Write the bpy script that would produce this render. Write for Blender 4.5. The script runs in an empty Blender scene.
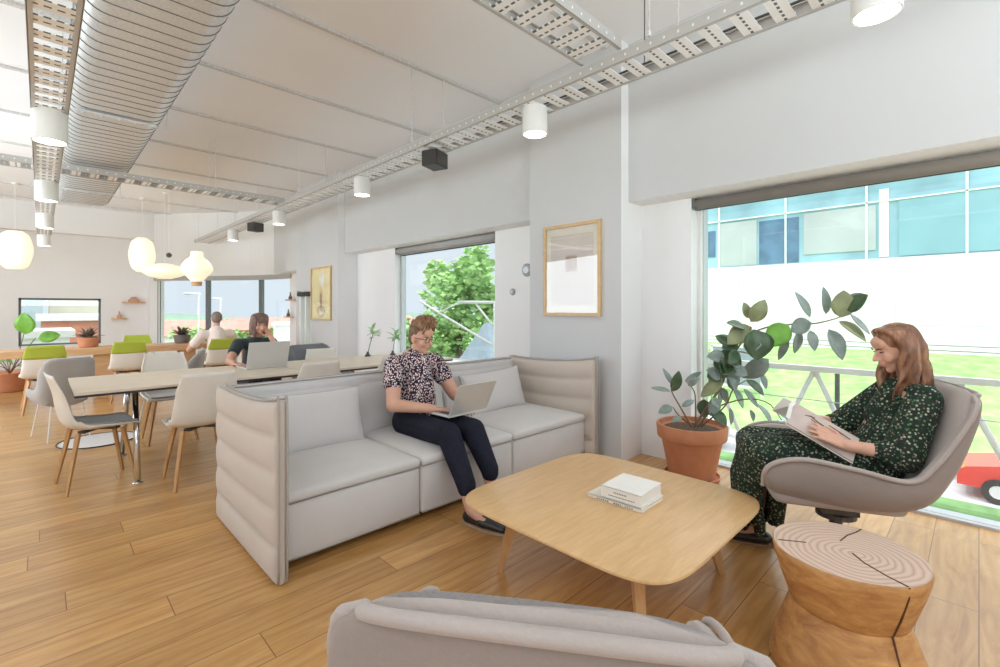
import bpy, bmesh, math, random
from mathutils import Vector as V, Matrix as M, noise
PI = math.pi
random.seed(7)
sc = bpy.context.scene
C = sc.collection

# ---------------------------------------------------------------- camera
YAW = math.radians(44.4)
F2 = V((math.sin(YAW), math.cos(YAW), 0)); R2 = V((math.cos(YAW), -math.sin(YAW), 0))
cd = bpy.data.cameras.new('camera'); cam = bpy.data.objects.new('camera', cd); C.objects.link(cam)
cam.location = (0, 0, 1.35); cam.rotation_euler = (PI/2, 0, -YAW)
cd.sensor_width = 36; cd.lens = 16.884; cd.shift_y = -0.0255; cd.clip_start = 0.05; cd.clip_end = 600
sc.camera = cam

# ---------------------------------------------------------------- light and exposure
sc.view_settings.view_transform = 'Standard'; sc.view_settings.look = 'None'
sc.view_settings.exposure = 0.0; sc.view_settings.gamma = 1.0; sc.view_settings.use_curve_mapping = False
sc.cycles.diffuse_bounces = 7
w = bpy.data.worlds.new('sky'); sc.world = w; w.use_nodes = True
nt = w.node_tree; bg = nt.nodes['Background']
tc = nt.nodes.new('ShaderNodeTexCoord'); sp = nt.nodes.new('ShaderNodeSeparateXYZ'); rp = nt.nodes.new('ShaderNodeValToRGB')
nt.links.new(tc.outputs['Generated'], sp.inputs[0]); nt.links.new(sp.outputs['Z'], rp.inputs[0]); nt.links.new(rp.outputs[0], bg.inputs[0])
rp.color_ramp.elements[0].color = (.80, .90, 1, 1); rp.color_ramp.elements[0].position = 0
rp.color_ramp.elements[1].color = (.95, .97, 1, 1); rp.color_ramp.elements[1].position = .7
mr = nt.nodes.new('ShaderNodeMapRange'); mr.interpolation_type = 'SMOOTHSTEP'   # hazy bright sky overhead
for k, x in (('From Min', .30), ('From Max', .75), ('To Min', 1.0), ('To Max', 3.6)): mr.inputs[k].default_value = x
nt.links.new(sp.outputs['Z'], mr.inputs['Value']); nt.links.new(mr.outputs[0], bg.inputs[1])
def light(name, typ, loc, energy, color=(1, 1, 1), size=None, aim=None, **k):
    l = bpy.data.lights.new(name, typ); l.energy = energy; l.color = color
    o = bpy.data.objects.new(name, l); C.objects.link(o); o.location = loc
    if typ == 'AREA': l.shape = 'RECTANGLE'; l.size, l.size_y = size
    if aim is not None: o.rotation_euler = V(aim).to_track_quat('-Z', 'Y').to_euler()
    for a, b in k.items(): setattr(l, a, b)
    return o
light('sun', 'SUN', (0, 0, 30), 1.2, (1, .97, .93), aim=(.62, -.35, -.75), angle=.02)
# added fill lights inside the two unseen walls, tilted up to brighten the ceiling
light('fill_light_side', 'AREA', (-3.62, 1.2, 1.9), 165, (.84, .92, 1), (5.4, 2.3), (1, 0, 2.4))
light('fill_light_side', 'AREA', (-3.62, 8.5, 1.9), 275, (.84, .92, 1), (5.4, 2.3), (1, .3, .7))
light('fill_light_rear', 'AREA', (1.2, -2.62, 1.9), 185, (.84, .92, 1), (4.6, 2.3), (0, 1, 2.4))

# ---------------------------------------------------------------- materials
MATS = {}
def new_mat(name):
    m = bpy.data.materials.new(name); m.use_nodes = True; MATS[name] = m
    return m, m.node_tree, m.node_tree.nodes['Principled BSDF']
def ramp(nt, stops, src=None, interp='LINEAR'):
    r = nt.nodes.new('ShaderNodeValToRGB'); cr = r.color_ramp; cr.interpolation = interp
    while len(cr.elements) < len(stops): cr.elements.new(.5)
    for e, (p, c) in zip(cr.elements, stops): e.position = p; e.color = (*c, 1)
    if src is not None: nt.links.new(src, r.inputs[0])
    return r
def coords(nt, scale=(1, 1, 1), kind='Object', rot=(0, 0, 0)):
    t = nt.nodes.new('ShaderNodeTexCoord'); m = nt.nodes.new('ShaderNodeMapping')
    m.inputs['Scale'].default_value = scale; m.inputs['Rotation'].default_value = rot
    nt.links.new(t.outputs[kind], m.inputs[0]); return m.outputs[0]
def tex(nt, typ, vec, **k):
    n = nt.nodes.new('ShaderNodeTex' + typ); nt.links.new(vec, n.inputs['Vector'])
    for a, b in k.items():
        if a in n.inputs: n.inputs[a].default_value = b
        else: setattr(n, a, b)
    return n
def bump(nt, b, h, s=.2, d=.01):
    n = nt.nodes.new('ShaderNodeBump'); n.inputs['Strength'].default_value = s; n.inputs['Distance'].default_value = d
    nt.links.new(h, n.inputs['Height']); nt.links.new(n.outputs[0], b.inputs['Normal']); return n
def plain(name, col, rough=.5, metal=0, var=.06, scale=8, bmp=0, bscale=200, spec=.5, emit=None, es=0, sheen=0):
    m, nt, b = new_mat(name)
    vec = coords(nt); n = tex(nt, 'Noise', vec, Scale=scale, Detail=3)
    lo = tuple(max(0, c*(1-var)) for c in col); hi = tuple(min(1, c*(1+var)) for c in col)
    r = ramp(nt, [(.3, lo), (.7, hi)], n.outputs['Fac']); nt.links.new(r.outputs[0], b.inputs['Base Color'])
    b.inputs['Roughness'].default_value = rough; b.inputs['Metallic'].default_value = metal
    b.inputs['Specular IOR Level'].default_value = spec
    if bmp: bump(nt, b, tex(nt, 'Noise', vec, Scale=bscale, Detail=2).outputs['Fac'], bmp, .004)
    if emit: b.inputs['Emission Color'].default_value = (*emit, 1); b.inputs['Emission Strength'].default_value = es
    if sheen: b.inputs['Sheen Weight'].default_value = sheen
    return m
def wood(name, c1, c2, scale=(1, 12, 12), rough=.4, kind='Object', spec=.5):
    m, nt, b = new_mat(name); v = coords(nt, scale, kind)
    n = tex(nt, 'Noise', v, Scale=2.5, Detail=6, Roughness=.65, Distortion=.6)
    r = ramp(nt, [(.3, c1), (.7, c2)], n.outputs['Fac']); nt.links.new(r.outputs[0], b.inputs['Base Color'])
    b.inputs['Roughness'].default_value = rough; b.inputs['Specular IOR Level'].default_value = spec
    bump(nt, b, n.outputs['Fac'], .08, .003); return m
def fabric(name, col, weave=900, var=.08):
    m, nt, b = new_mat(name); v = coords(nt)
    n = tex(nt, 'Noise', v, Scale=160, Detail=2); n2 = tex(nt, 'Noise', v, Scale=6, Detail=2)
    ad = nt.nodes.new('ShaderNodeMath'); ad.operation = 'ADD'; nt.links.new(n.outputs['Fac'], ad.inputs[0]); nt.links.new(n2.outputs['Fac'], ad.inputs[1])
    r = ramp(nt, [(.0, tuple(c*(1-var) for c in col)), (1, tuple(c*(1+var) for c in col))]);
    hf = nt.nodes.new('ShaderNodeMath'); hf.operation = 'MULTIPLY'; hf.inputs[1].default_value = .5
    nt.links.new(ad.outputs[0], hf.inputs[0]); nt.links.new(hf.outputs[0], r.inputs[0]); nt.links.new(r.outputs[0], b.inputs['Base Color'])
    b.inputs['Roughness'].default_value = .9; b.inputs['Specular IOR Level'].default_value = .15; b.inputs['Sheen Weight'].default_value = .25
    bump(nt, b, n.outputs['Fac'], .35, .003); return m
def floor_mat():
    m, nt, b = new_mat('oak_floor')
    v = coords(nt, (1, 1, 1), 'Object')
    # every row of boards starts at its own offset
    s3 = nt.nodes.new('ShaderNodeSeparateXYZ'); nt.links.new(v, s3.inputs[0]); dv = nt.nodes.new('ShaderNodeMath'); dv.operation = 'DIVIDE'; dv.inputs[1].default_value = .19; nt.links.new(s3.outputs[1], dv.inputs[0])
    fl = nt.nodes.new('ShaderNodeMath'); fl.operation = 'FLOOR'; nt.links.new(dv.outputs[0], fl.inputs[0]); wn = nt.nodes.new('ShaderNodeTexWhiteNoise'); wn.noise_dimensions = '1D'; nt.links.new(fl.outputs[0], wn.inputs['W'])
    mm = nt.nodes.new('ShaderNodeMath'); mm.operation = 'MULTIPLY_ADD'; mm.inputs[1].default_value = 2.1; nt.links.new(wn.outputs['Value'], mm.inputs[0]); nt.links.new(s3.outputs[0], mm.inputs[2])
    cb = nt.nodes.new('ShaderNodeCombineXYZ'); nt.links.new(mm.outputs[0], cb.inputs[0]); nt.links.new(s3.outputs[1], cb.inputs[1])
    br = nt.nodes.new('ShaderNodeTexBrick'); nt.links.new(cb.outputs[0], br.inputs['Vector'])
    for k, x in dict(Scale=1, **{'Brick Width': 2.1, 'Row Height': .19, 'Mortar Size': .0022, 'Mortar Smooth': .1, 'Bias': 0.0}).items(): br.inputs[k].default_value = x
    br.offset = 0; br.inputs['Color1'].default_value = (.0, .0, .0, 1); br.inputs['Color2'].default_value = (1, 1, 1, 1); br.inputs['Mortar'].default_value = (.5, .5, .5, 1)
    # grain, shifted for each plank
    vm = nt.nodes.new('ShaderNodeVectorMath'); vm.operation = 'MULTIPLY_ADD'
    nt.links.new(br.outputs['Color'], vm.inputs[0]); vm.inputs[1].default_value = (7, 3, 5)
    nt.links.new(coords(nt, (1.3, 9, 9)), vm.inputs[2])
    n = tex(nt, 'Noise', vm.outputs[0], Scale=1.6, Detail=7, Roughness=.62, Distortion=1.2)
    wv = tex(nt, 'Wave', vm.outputs[0], Scale=.55, Distortion=9, Detail=2, **{'Detail Scale': 1.2}); wv.bands_direction = 'Y'
    r = ramp(nt, [(.25, (.44, .21, .06)), (.5, (.62, .34, .115)), (.78, (.74, .45, .19))], n.outputs['Fac'])
    r2 = ramp(nt, [(0, (.78, .76, .72)), (1, (1.0, 1.0, 1.0))], br.outputs['Color'])
    r3 = ramp(nt, [(0, (.88, .85, .8)), (.5, (1, 1, 1))], wv.outputs['Fac'])
    mx = nt.nodes.new('ShaderNodeMix'); mx.data_type = 'RGBA'; mx.blend_type = 'MULTIPLY'; mx.inputs[0].default_value = 1
    nt.links.new(r.outputs[0], mx.inputs[6]); nt.links.new(r2.outputs[0], mx.inputs[7])
    m3 = nt.nodes.new('ShaderNodeMix'); m3.data_type = 'RGBA'; m3.blend_type = 'MULTIPLY'; m3.inputs[0].default_value = .8
    nt.links.new(mx.outputs[2], m3.inputs[6]); nt.links.new(r3.outputs[0], m3.inputs[7])
    m2 = nt.nodes.new('ShaderNodeMix'); m2.data_type = 'RGBA'; nt.links.new(br.outputs['Fac'], m2.inputs[0])
    nt.links.new(m3.outputs[2], m2.inputs[6]); m2.inputs[7].default_value = (.2, .09, .03, 1)
    nt.links.new(m2.outputs[2], b.inputs['Base Color'])
    b.inputs['Roughness'].default_value = .33; b.inputs['Coat Weight'].default_value = .4; b.inputs['Coat Roughness'].default_value = .25
    bump(nt, b, n.outputs['Fac'], .12, .004); return m
def glass_mat():
    m = bpy.data.materials.new('window_glass'); m.use_nodes = True; MATS['glass'] = m; nt = m.node_tree
    nt.nodes.remove(nt.nodes['Principled BSDF']); o = nt.nodes['Material Output']
    t = nt.nodes.new('ShaderNodeBsdfTransparent'); g = nt.nodes.new('ShaderNodeBsdfGlossy'); mx = nt.nodes.new('ShaderNodeMixShader')
    t.inputs[0].default_value = (.97, .985, .985, 1); g.inputs['Roughness'].default_value = .02; mx.inputs[0].default_value = .045
    nt.links.new(t.outputs[0], mx.inputs[1]); nt.links.new(g.outputs[0], mx.inputs[2]); nt.links.new(mx.outputs[0], o.inputs[0]); return m
def spots(name, base, cols, scale, thr=.33, rnd=1, rough=.8):
    m, nt, b = new_mat(name); v = coords(nt)
    vo = tex(nt, 'Voronoi', v, Scale=scale, Randomness=rnd); vo2 = tex(nt, 'Noise', v, Scale=scale*.35, Detail=3)
    f = ramp(nt, [(thr-.04, (1, 1, 1)), (thr+.04, (0, 0, 0))], vo.outputs['Distance'])
    cs = ramp(nt, [(i/len(cols), c) for i, c in enumerate(cols)], None, 'CONSTANT')
    sx = nt.nodes.new('ShaderNodeSeparateColor'); nt.links.new(vo.outputs['Color'], sx.inputs[0]); nt.links.new(sx.outputs[0], cs.inputs[0])
    mx = nt.nodes.new('ShaderNodeMix'); mx.data_type = 'RGBA'; nt.links.new(f.outputs[0], mx.inputs[0])
    bb = ramp(nt, [(.35, base), (.65, tuple(c*1.5 for c in base))], vo2.outputs['Fac'])
    nt.links.new(bb.outputs[0], mx.inputs[6]); nt.links.new(cs.outputs[0], mx.inputs[7]); nt.links.new(mx.outputs[2], b.inputs['Base Color'])
    b.inputs['Roughness'].default_value = rough; b.inputs['Specular IOR Level'].default_value = .2; return m
def dotted(name, base, dark, axis, pitch, half, metal=.0, rough=.45, pitch2=None, axis2=2, half2=.5, off2=0):
    """sheet metal with a regular row of punched slots"""
    m, nt, b = new_mat(name); t = nt.nodes.new('ShaderNodeTexCoord'); s = nt.nodes.new('ShaderNodeSeparateXYZ'); nt.links.new(t.outputs['Object'], s.inputs[0])
    def mth(op, a, bb=None):
        n = nt.nodes.new('ShaderNodeMath'); n.operation = op
        for i, x in enumerate((a, bb)):
            if x is None: continue
            if isinstance(x, (int, float)): n.inputs[i].default_value = x
            else: nt.links.new(x, n.inputs[i])
        return n.outputs[0]
    def band(ax, p, h, off=0):
        x = mth('MULTIPLY', mth('ADD', s.outputs[ax], off+100*p), 1/p); fr = mth('FRACT', x)
        return mth('LESS_THAN', mth('ABSOLUTE', mth('SUBTRACT', fr, .5)), h)
    f = band(axis, pitch, half)
    if pitch2: f = mth('MULTIPLY', f, band(axis2, pitch2, half2, off2))
    mx = nt.nodes.new('ShaderNodeMix'); mx.data_type = 'RGBA'; nt.links.new(f, mx.inputs[0])
    mx.inputs[6].default_value = (*base, 1); mx.inputs[7].default_value = (*dark, 1); nt.links.new(mx.outputs[2], b.inputs['Base Color'])
    b.inputs['Metallic'].default_value = metal; b.inputs['Roughness'].default_value = rough; return m

WALL = plain('wall_paint', (.61, .617, .625), .7, var=.01, scale=2, spec=.2); WALL_LIT = plain('wall_paint_lit', (.84, .845, .85), .7, var=.01, scale=2, spec=.2)  # lit copy: brightness of reveals and far walls put into the colour
CEIL = plain('ceiling_paint', (.88, .90, .93), .8, var=.01, scale=1, spec=.2)
FLOOR = floor_mat(); GLASS = glass_mat()
FRAME = plain('aluminium_frame', (.55, .57, .59), .4, .3, .03); FRAMED = plain('dark_frame', (.16, .17, .18), .5, .2, .05)
WHITE = plain('white_metal', (.82, .82, .80), .4, 0, .02); BLIND = plain('blind_cloth', (.24, .22, .20), .8, 0, .05); BLINDL = plain('blind_grey', (.42, .42, .41), .8, 0, .05)
GALV = plain('galvanised_steel', (.70, .71, .72), .35, .35, .12, 60); GALVD = plain('galvanised_seam', (.13, .13, .14), .5, .5, .1)
RIB = plain('ceiling_joint', (.62, .62, .62), .8, 0, .15, 60)
RAILY = dotted('tray_rail', (.52, .51, .49), (.85, .85, .84), 1, .085, .07, .3, .4, .066, 2, .12, .0)
RAILX = dotted('tray_rail_cross', (.52, .51, .49), (.85, .85, .84), 0, .085, .07, .3, .4, .066, 2, .12, .0)
BEDY = dotted('tray_bed', (.86, .86, .85), (.12, .12, .12), 0, .045, .30, .2, .4, .0555, 1, .13, .0)
BEDX = dotted('tray_bed_cross', (.86, .86, .85), (.12, .12, .12), 1, .045, .30, .2, .4, .0555, 0, .13, .0)
LINEN = fabric('sofa_linen', (.62, .60, .59)); LINEN_SHADED = fabric('sofa_shaded_linen', (.57, .495, .43)); PIPE = fabric('sofa_piping', (.40, .37, .345))  # arm panels: the same sofa cloth with its shade put into the colour
TAUPE = fabric('armchair_fabric', (.43, .37, .34)); TAUPED = fabric('armchair_back_fabric', (.30, .25, .225))
GREYF = fabric('grey_wool', (.42, .40, .38)); DGREY = fabric('dark_grey_wool', (.19, .20, .215))
OAK = wood('oak_veneer', (.62, .38, .17), (.76, .50, .25), (2, 14, 14), .3); OAKL = wood('oak_leg', (.50, .27, .11), (.64, .38, .17), (14, 14, 2), .45)
PINE = wood('pine_counter', (.60, .34, .17), (.74, .48, .27), (1.5, 10, 10), .5); ASH = wood('pale_ash', (.62, .52, .40), (.74, .65, .53), (1, 10, 10), .35)
BLK = plain('black_edge', (.02, .02, .022), .5); DARKM = plain('dark_metal', (.10, .10, .105), .4, .6)
CHROME = plain('chrome', (.75, .74, .72), .15, 1, .03); SHELLW = plain('cream_shell', (.80, .76, .69), .4, 0, .02); LIME = fabric('lime_felt', (.46, .56, .07))
TERRA = plain('terracotta', (.56, .235, .12), .75, 0, .08, 12, .15, 80); SOIL = plain('soil', (.12, .075, .045), .95, 0, .4, 60, .5, 90)
SKIN = plain('skin', (.66, .37, .26), .5, 0, .05, 30); SKIN.node_tree.nodes['Principled BSDF'].inputs['Subsurface Weight'].default_value = .0
SILVER = plain('silver_laptop', (.66, .66, .65), .35, .35, .02); SCREEN = plain('laptop_keys', (.10, .10, .11), .4)
PAPER = plain('paper', (.84, .82, .77), .8, 0, .03); GOLDW = wood('picture_frame_wood', (.56, .36, .16), (.70, .48, .25), (10, 10, 10), .4)

# ---------------------------------------------------------------- mesh helpers
def obj(name, bm, mats, parent=None, smooth=False, **props):
    me = bpy.data.meshes.new(name); bmesh.ops.recalc_face_normals(bm, faces=bm.faces[:]) if len(bm.faces) < 60000 else None
    bm.to_mesh(me); bm.free()
    if smooth:
        me.polygons.foreach_set('use_smooth', [True]*len(me.polygons))
    for m in (mats if isinstance(mats, (list, tuple)) else [mats]): me.materials.append(m)
    o = bpy.data.objects.new(name, me); C.objects.link(o)
    if parent is not None: o.parent = parent
    for k, x in props.items(): o[k] = x
    return o
def soft(o, ang=40):
    me = o.data; me.polygons.foreach_set('use_smooth', [True]*len(me.polygons))
    e = me.attributes.get('sharp_edge') or me.attributes.new('sharp_edge', 'BOOLEAN', 'EDGE')
    bm = bmesh.new(); bm.from_mesh(me); bm.edges.ensure_lookup_table()
    vals = [(len(ed.link_faces) != 2 or ed.calc_face_angle(0) > math.radians(ang)) for ed in bm.edges]; bm.free()
    me.attributes['sharp_edge'].data.foreach_set('value', vals); return o
def thing(name, label, cat, loc=(0, 0, 0), rz=0, group=None):
    o = bpy.data.objects.new(name, None); C.objects.link(o); o.empty_display_size = .1
    o.location = loc; o.rotation_euler = (0, 0, rz); o['label'] = label; o['category'] = cat
    if group: o['group'] = group
    return o
def tag(o, label, cat, group=None, kind=None):
    o['label'] = label; o['category'] = cat
    if group: o['group'] = group
    if kind: o['kind'] = kind
    return o
def struct(name, bm, m, parent=None, smooth=False):
    o = obj(name, bm, m, parent, smooth)
    if parent is None: o['kind'] = 'structure'
    return o
def dup(root, loc, rz, label=None, group=None):
    def cp(o, par):
        c = o.copy(); C.objects.link(c)
        if par is not None: c.parent = par
        for ch in [x for x in root_children.get(o.name, [])]: cp(ch, c)
        return c
    root_children = {}
    for o in bpy.data.objects:
        if o.parent: root_children.setdefault(o.parent.name, []).append(o)
    r = cp(root, None); r.location = loc; r.rotation_euler = (0, 0, rz)
    if label: r['label'] = label
    if group: r['group'] = group
    return r
def B(): return bmesh.new()
def xf(loc=(0, 0, 0), rot=(0, 0, 0), scale=(1, 1, 1)):
    from mathutils import Euler
    return M.Translation(V(loc)) @ Euler(rot).to_matrix().to_4x4() @ M.Diagonal((*scale, 1))
def box(bm, c, s, rot=(0, 0, 0), bev=0, seg=2, mi=0):
    r = bmesh.ops.create_cube(bm, size=1, matrix=xf(c, rot, s)); vs = r['verts']
    fs = {f for v in vs for f in v.link_faces}
    for f in fs: f.material_index = mi
    if bev:
        es = list({e for v in vs for e in v.link_edges})
        r = bmesh.ops.bevel(bm, geom=es, offset=bev, segments=seg, affect='EDGES', profile=.5)
        for f in r['faces']: f.material_index = mi
    return bm
def bx(x0, x1, y0, y1, z0, z1, bm=None, bev=0, mi=0):
    bm = bm or B(); return box(bm, ((x0+x1)/2, (y0+y1)/2, (z0+z1)/2), (x1-x0, y1-y0, z1-z0), (0, 0, 0), bev, 2, mi)
def frame_of(d):
    d = d.normalized(); a = V((0, 0, 1)) if abs(d.z) < .9 else V((1, 0, 0))
    x = d.cross(a).normalized(); return x, x.cross(d).normalized()
def rings_to(bm, rings, closed=True, cap=True, mi=0, loop=False):
    vr = [[bm.verts.new(p) for p in r] for r in rings]; n = len(vr[0])
    rng = range(n if closed else n-1)
    for i in range(len(vr) - (0 if loop else 1)):
        a, b = vr[i], vr[(i+1) % len(vr)]
        for j in rng:
            k = (j+1) % n
            f = bm.faces.new((a[j], a[k], b[k], b[j])); f.material_index = mi
    if cap and closed and not loop:
        for r in (vr[0][::-1], vr[-1]):
            f = bm.faces.new(r); f.material_index = mi
    return bm
def tube(bm, pts, r, n=8, cap=True, mi=0, flat=1.0):
    pts = [V(p) for p in pts]; rs = r if isinstance(r, (list, tuple)) else [r]*len(pts)
    rings = []; x = None
    for i, p in enumerate(pts):
        d = (pts[min(i+1, len(pts)-1)] - pts[max(i-1, 0)])
        if d.length < 1e-9: d = V((0, 0, 1))
        d.normalize()
        if x is None: x, y = frame_of(d)
        else:
            x = (x - d*x.dot(d)); x = x.normalized() if x.length > 1e-6 else frame_of(d)[0]; y = x.cross(d).normalized()
        rings.append([p + x*rs[i]*math.cos(2*PI*k/n) + y*rs[i]*flat*math.sin(2*PI*k/n) for k in range(n)])
    return rings_to(bm, rings, cap=cap, mi=mi)
def cap_s(bm, p1, p2, r1, r2, n=14, e=(1, 1)):
    """tapered capsule"""
    p1, p2 = V(p1), V(p2); d = (p2-p1); L = d.length; d = d.normalized() if L > 1e-6 else V((0, 0, 1)); x, y = frame_of(d)
    rings = []
    for t in (88, 65, 40, 18): a = math.radians(t); rings.append((p1 - d*r1*math.sin(a), r1*math.cos(a)))
    rings += [(p1, r1), (p2, r2)]
    for t in (18, 40, 65, 88): a = math.radians(t); rings.append((p2 + d*r2*math.sin(a), r2*math.cos(a)))
    return rings_to(bm, [[c + x*r*e[0]*math.cos(2*PI*k/n) + y*r*e[1]*math.sin(2*PI*k/n) for k in range(n)] for c, r in rings])
def ball(bm, c, s, rot=(0, 0, 0), u=16, v=12, mat=None):
    mt = xf(c, rot, s if isinstance(s, (tuple, list)) else (s, s, s))
    if mat is not None: mt = mat @ mt
    bmesh.ops.create_uvsphere(bm, u_segments=u, v_segments=v, radius=1, matrix=mt); return bm
def lathe(bm, prof, n=32, c=(0, 0, 0), cap=True, mi=0, fn=None):
    rings = []
    for r, z in prof:
        ring = []
        for k in range(n):
            a = 2*PI*k/n; rr = r*(fn(a, z) if fn else 1); ring.append(V(c) + V((rr*math.cos(a), rr*math.sin(a), z)))
        rings.append(ring)
    return rings_to(bm, rings, cap=cap, mi=mi)
def prism(bm, pts, z0, z1, mi=0):
    return rings_to(bm, [[V((p[0], p[1], z0)) for p in pts], [V((p[0], p[1], z1)) for p in pts]], mi=mi)
def rbox(bm, c, s, r=.03, bulge=(0, 0, 0), n=10, mat=None, mi=0, fn=None):
    """upholstered block: rounded box whose faces swell"""
    c = V(c); h = V(s)/2; grid = {}
    def vert(p):
        key = tuple(round(q, 5) for q in p)
        if key in grid: return grid[key]
        q = V((p[0]*h.x, p[1]*h.y, p[2]*h.z)); inner = V([max(-(h[i]-r), min(h[i]-r, q[i])) for i in range(3)])
        d = q - inner
        if d.length > 1e-9: q = inner + d.normalized()*r
        q = q + V((bulge[0]*p[0]*(1-p[1]**2)*(1-p[2]**2), bulge[1]*p[1]*(1-p[0]**2)*(1-p[2]**2), bulge[2]*p[2]*(1-p[0]**2)*(1-p[1]**2)))
        if fn: q = fn(q, p)
        q = c + q
        if mat is not None: q = mat @ q
        grid[key] = bm.verts.new(q); return grid[key]
    k = [-1, -.985, -.95] + [-.95 + 1.9*i/n for i in range(1, n)] + [.95, .985, 1]
    for ax in range(3):
        for sg in (-1, 1):
            for i in range(len(k)-1):
                for j in range(len(k)-1):
                    q = []
                    for a, b2 in ((i, j), (i+1, j), (i+1, j+1), (i, j+1)):
                        p = [0, 0, 0]; p[ax] = sg; p[(ax+1) % 3] = k[a]; p[(ax+2) % 3] = k[b2]; q.append(vert(p))
                    try: f = bm.faces.new(q); f.material_index = mi
                    except ValueError: pass
    return bm
def interp(tab, t):
    for (a, x), (b, y) in zip(tab, tab[1:]):
        if t <= b:
            s = (t-a)/(b-a) if b > a else 0; s = s*s*(3-2*s)
            if isinstance(x, (tuple, list)): return tuple(p+(q-p)*s for p, q in zip(x, y))
            return x+(y-x)*s
    return tab[-1][1]
def spline(pts, n):
    pts = [V(p) for p in pts]; out = []
    P = [2*pts[0]-pts[1]] + pts + [2*pts[-1]-pts[-2]]; m = len(pts)-1
    for i in range(n+1):
        t = i/n*m; k = min(int(t), m-1); f = t-k; a, b, c, d = P[k:k+4]
        out.append(.5*((2*b)+(-a+c)*f+(2*a-5*b+4*c-d)*f*f+(-a+3*b-3*c+d)*f**3))
    return out
def remeshed(name, bm, vox, mats, parent=None, smooth=6, noise_amp=0, subdiv=False):
    me = bpy.data.meshes.new(name); bm.to_mesh(me); bm.free()
    o = bpy.data.objects.new(name+'_tmp', me); C.objects.link(o)
    md = o.modifiers.new('r', 'REMESH'); md.mode = 'VOXEL'; md.voxel_size = vox
    if smooth: s = o.modifiers.new('s', 'SMOOTH'); s.iterations = smooth; s.factor = .5
    dg = bpy.context.evaluated_depsgraph_get(); ev = o.evaluated_get(dg); m2 = bpy.data.meshes.new_from_object(ev)
    m2.polygons.foreach_set('use_smooth', [True]*len(m2.polygons)); m2.materials.clear()
    for m in (mats if isinstance(mats, (list, tuple)) else [mats]): m2.materials.append(m)
    bpy.data.objects.remove(o); bpy.data.meshes.remove(me)
    m2.name = name; r = bpy.data.objects.new(name, m2); C.objects.link(r)
    if parent is not None: r.parent = parent
    return r

# ================================================================= SETTING
CH = 3.7
YB = 14.6
struct('floor', bx(-3.7, 4.28, -2.7, 15.2, -.12, 0), FLOOR)
b = bx(-3.7, 4.6, -2.7, 15.2, CH, CH+.15)
ceiling = struct('ceiling', b, CEIL)
for y in (-.9, .6, 2.35, 3.83, 5.2, 6.6, 8.08, 9.6, 11.1, 12.7, 14.1):
    o = struct('trim', bx(-3.7, 3.75, y-.022, y+.022, CH-.022, CH-.0005), RIB); o.name = 'trim_ceiling_joint'; o['kind'] = 'structure'
# right wall
def wall(name, *boxes, m=WALL):
    bm = B()
    for q in boxes: bx(*q, bm=bm)
    o = struct(name, bm, m); return o
HZ = 2.293
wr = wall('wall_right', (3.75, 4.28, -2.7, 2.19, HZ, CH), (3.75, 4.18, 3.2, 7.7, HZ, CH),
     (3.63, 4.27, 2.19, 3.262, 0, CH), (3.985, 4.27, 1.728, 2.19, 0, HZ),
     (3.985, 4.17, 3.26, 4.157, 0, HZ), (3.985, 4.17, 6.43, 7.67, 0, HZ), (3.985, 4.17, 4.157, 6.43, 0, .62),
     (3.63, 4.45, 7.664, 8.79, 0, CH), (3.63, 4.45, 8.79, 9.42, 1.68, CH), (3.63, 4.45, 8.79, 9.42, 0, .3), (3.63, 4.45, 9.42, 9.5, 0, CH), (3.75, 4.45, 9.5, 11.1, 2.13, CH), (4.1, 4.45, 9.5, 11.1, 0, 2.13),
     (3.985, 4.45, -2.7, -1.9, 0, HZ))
wr.data.materials.append(WALL_LIT)      # reveals, soffits and recess get a lighter copy standing in for window light
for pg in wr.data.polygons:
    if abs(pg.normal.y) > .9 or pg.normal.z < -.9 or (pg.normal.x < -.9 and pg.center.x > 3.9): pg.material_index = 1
# bow corner: wall above and below a curved ribbon window
arc = [V((4.1, 11.0, 0)), V((3.95, 11.7, 0)), V((3.62, 12.45, 0)), V((2.95, 13.35, 0)), V((2.45, 13.95, 0)), V((2.05, 14.5, 0))]
arc = spline(arc, 18)
def arcwall(bm, z0, z1, off=.0, th=.2, rng=None, pts=arc, mi=0):
    P = pts if rng is None else pts[rng[0]:rng[1]+1]
    rings = []
    for i, p in enumerate(P):
        d = (P[min(i+1, len(P)-1)]-P[max(i-1, 0)]).normalized(); nrm = V((d.y, -d.x, 0))
        if nrm.x + nrm.y < 0: nrm = -nrm
        a, c = p+nrm*off, p+nrm*(off+th)
        rings.append([V((a.x, a.y, z0)), V((c.x, c.y, z0)), V((c.x, c.y, z1)), V((a.x, a.y, z1))])
    return rings_to(bm, rings, mi=mi)
bm = B(); arcwall(bm, 0, .42); arcwall(bm, 2.14, CH, -.02); struct('wall_corner', bm, WALL_LIT)
# back wall with a low window
wall('wall_back', (-3.7, -.353, YB+.25, YB+.5, 0, 3.08), (1.042, 2.3, YB+.25, YB+.5, 0, 3.08), (-.353, 1.042, YB+.25, YB+.5, 0, .5),
     (-.353, 1.042, YB+.25, YB+.5, 1.575, 3.08), (-3.7, 4.2, YB, YB+.5, 3.06, CH), (1.95, 2.15, YB-.1, YB+.5, 0, 2.12), m=WALL_LIT)
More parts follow.
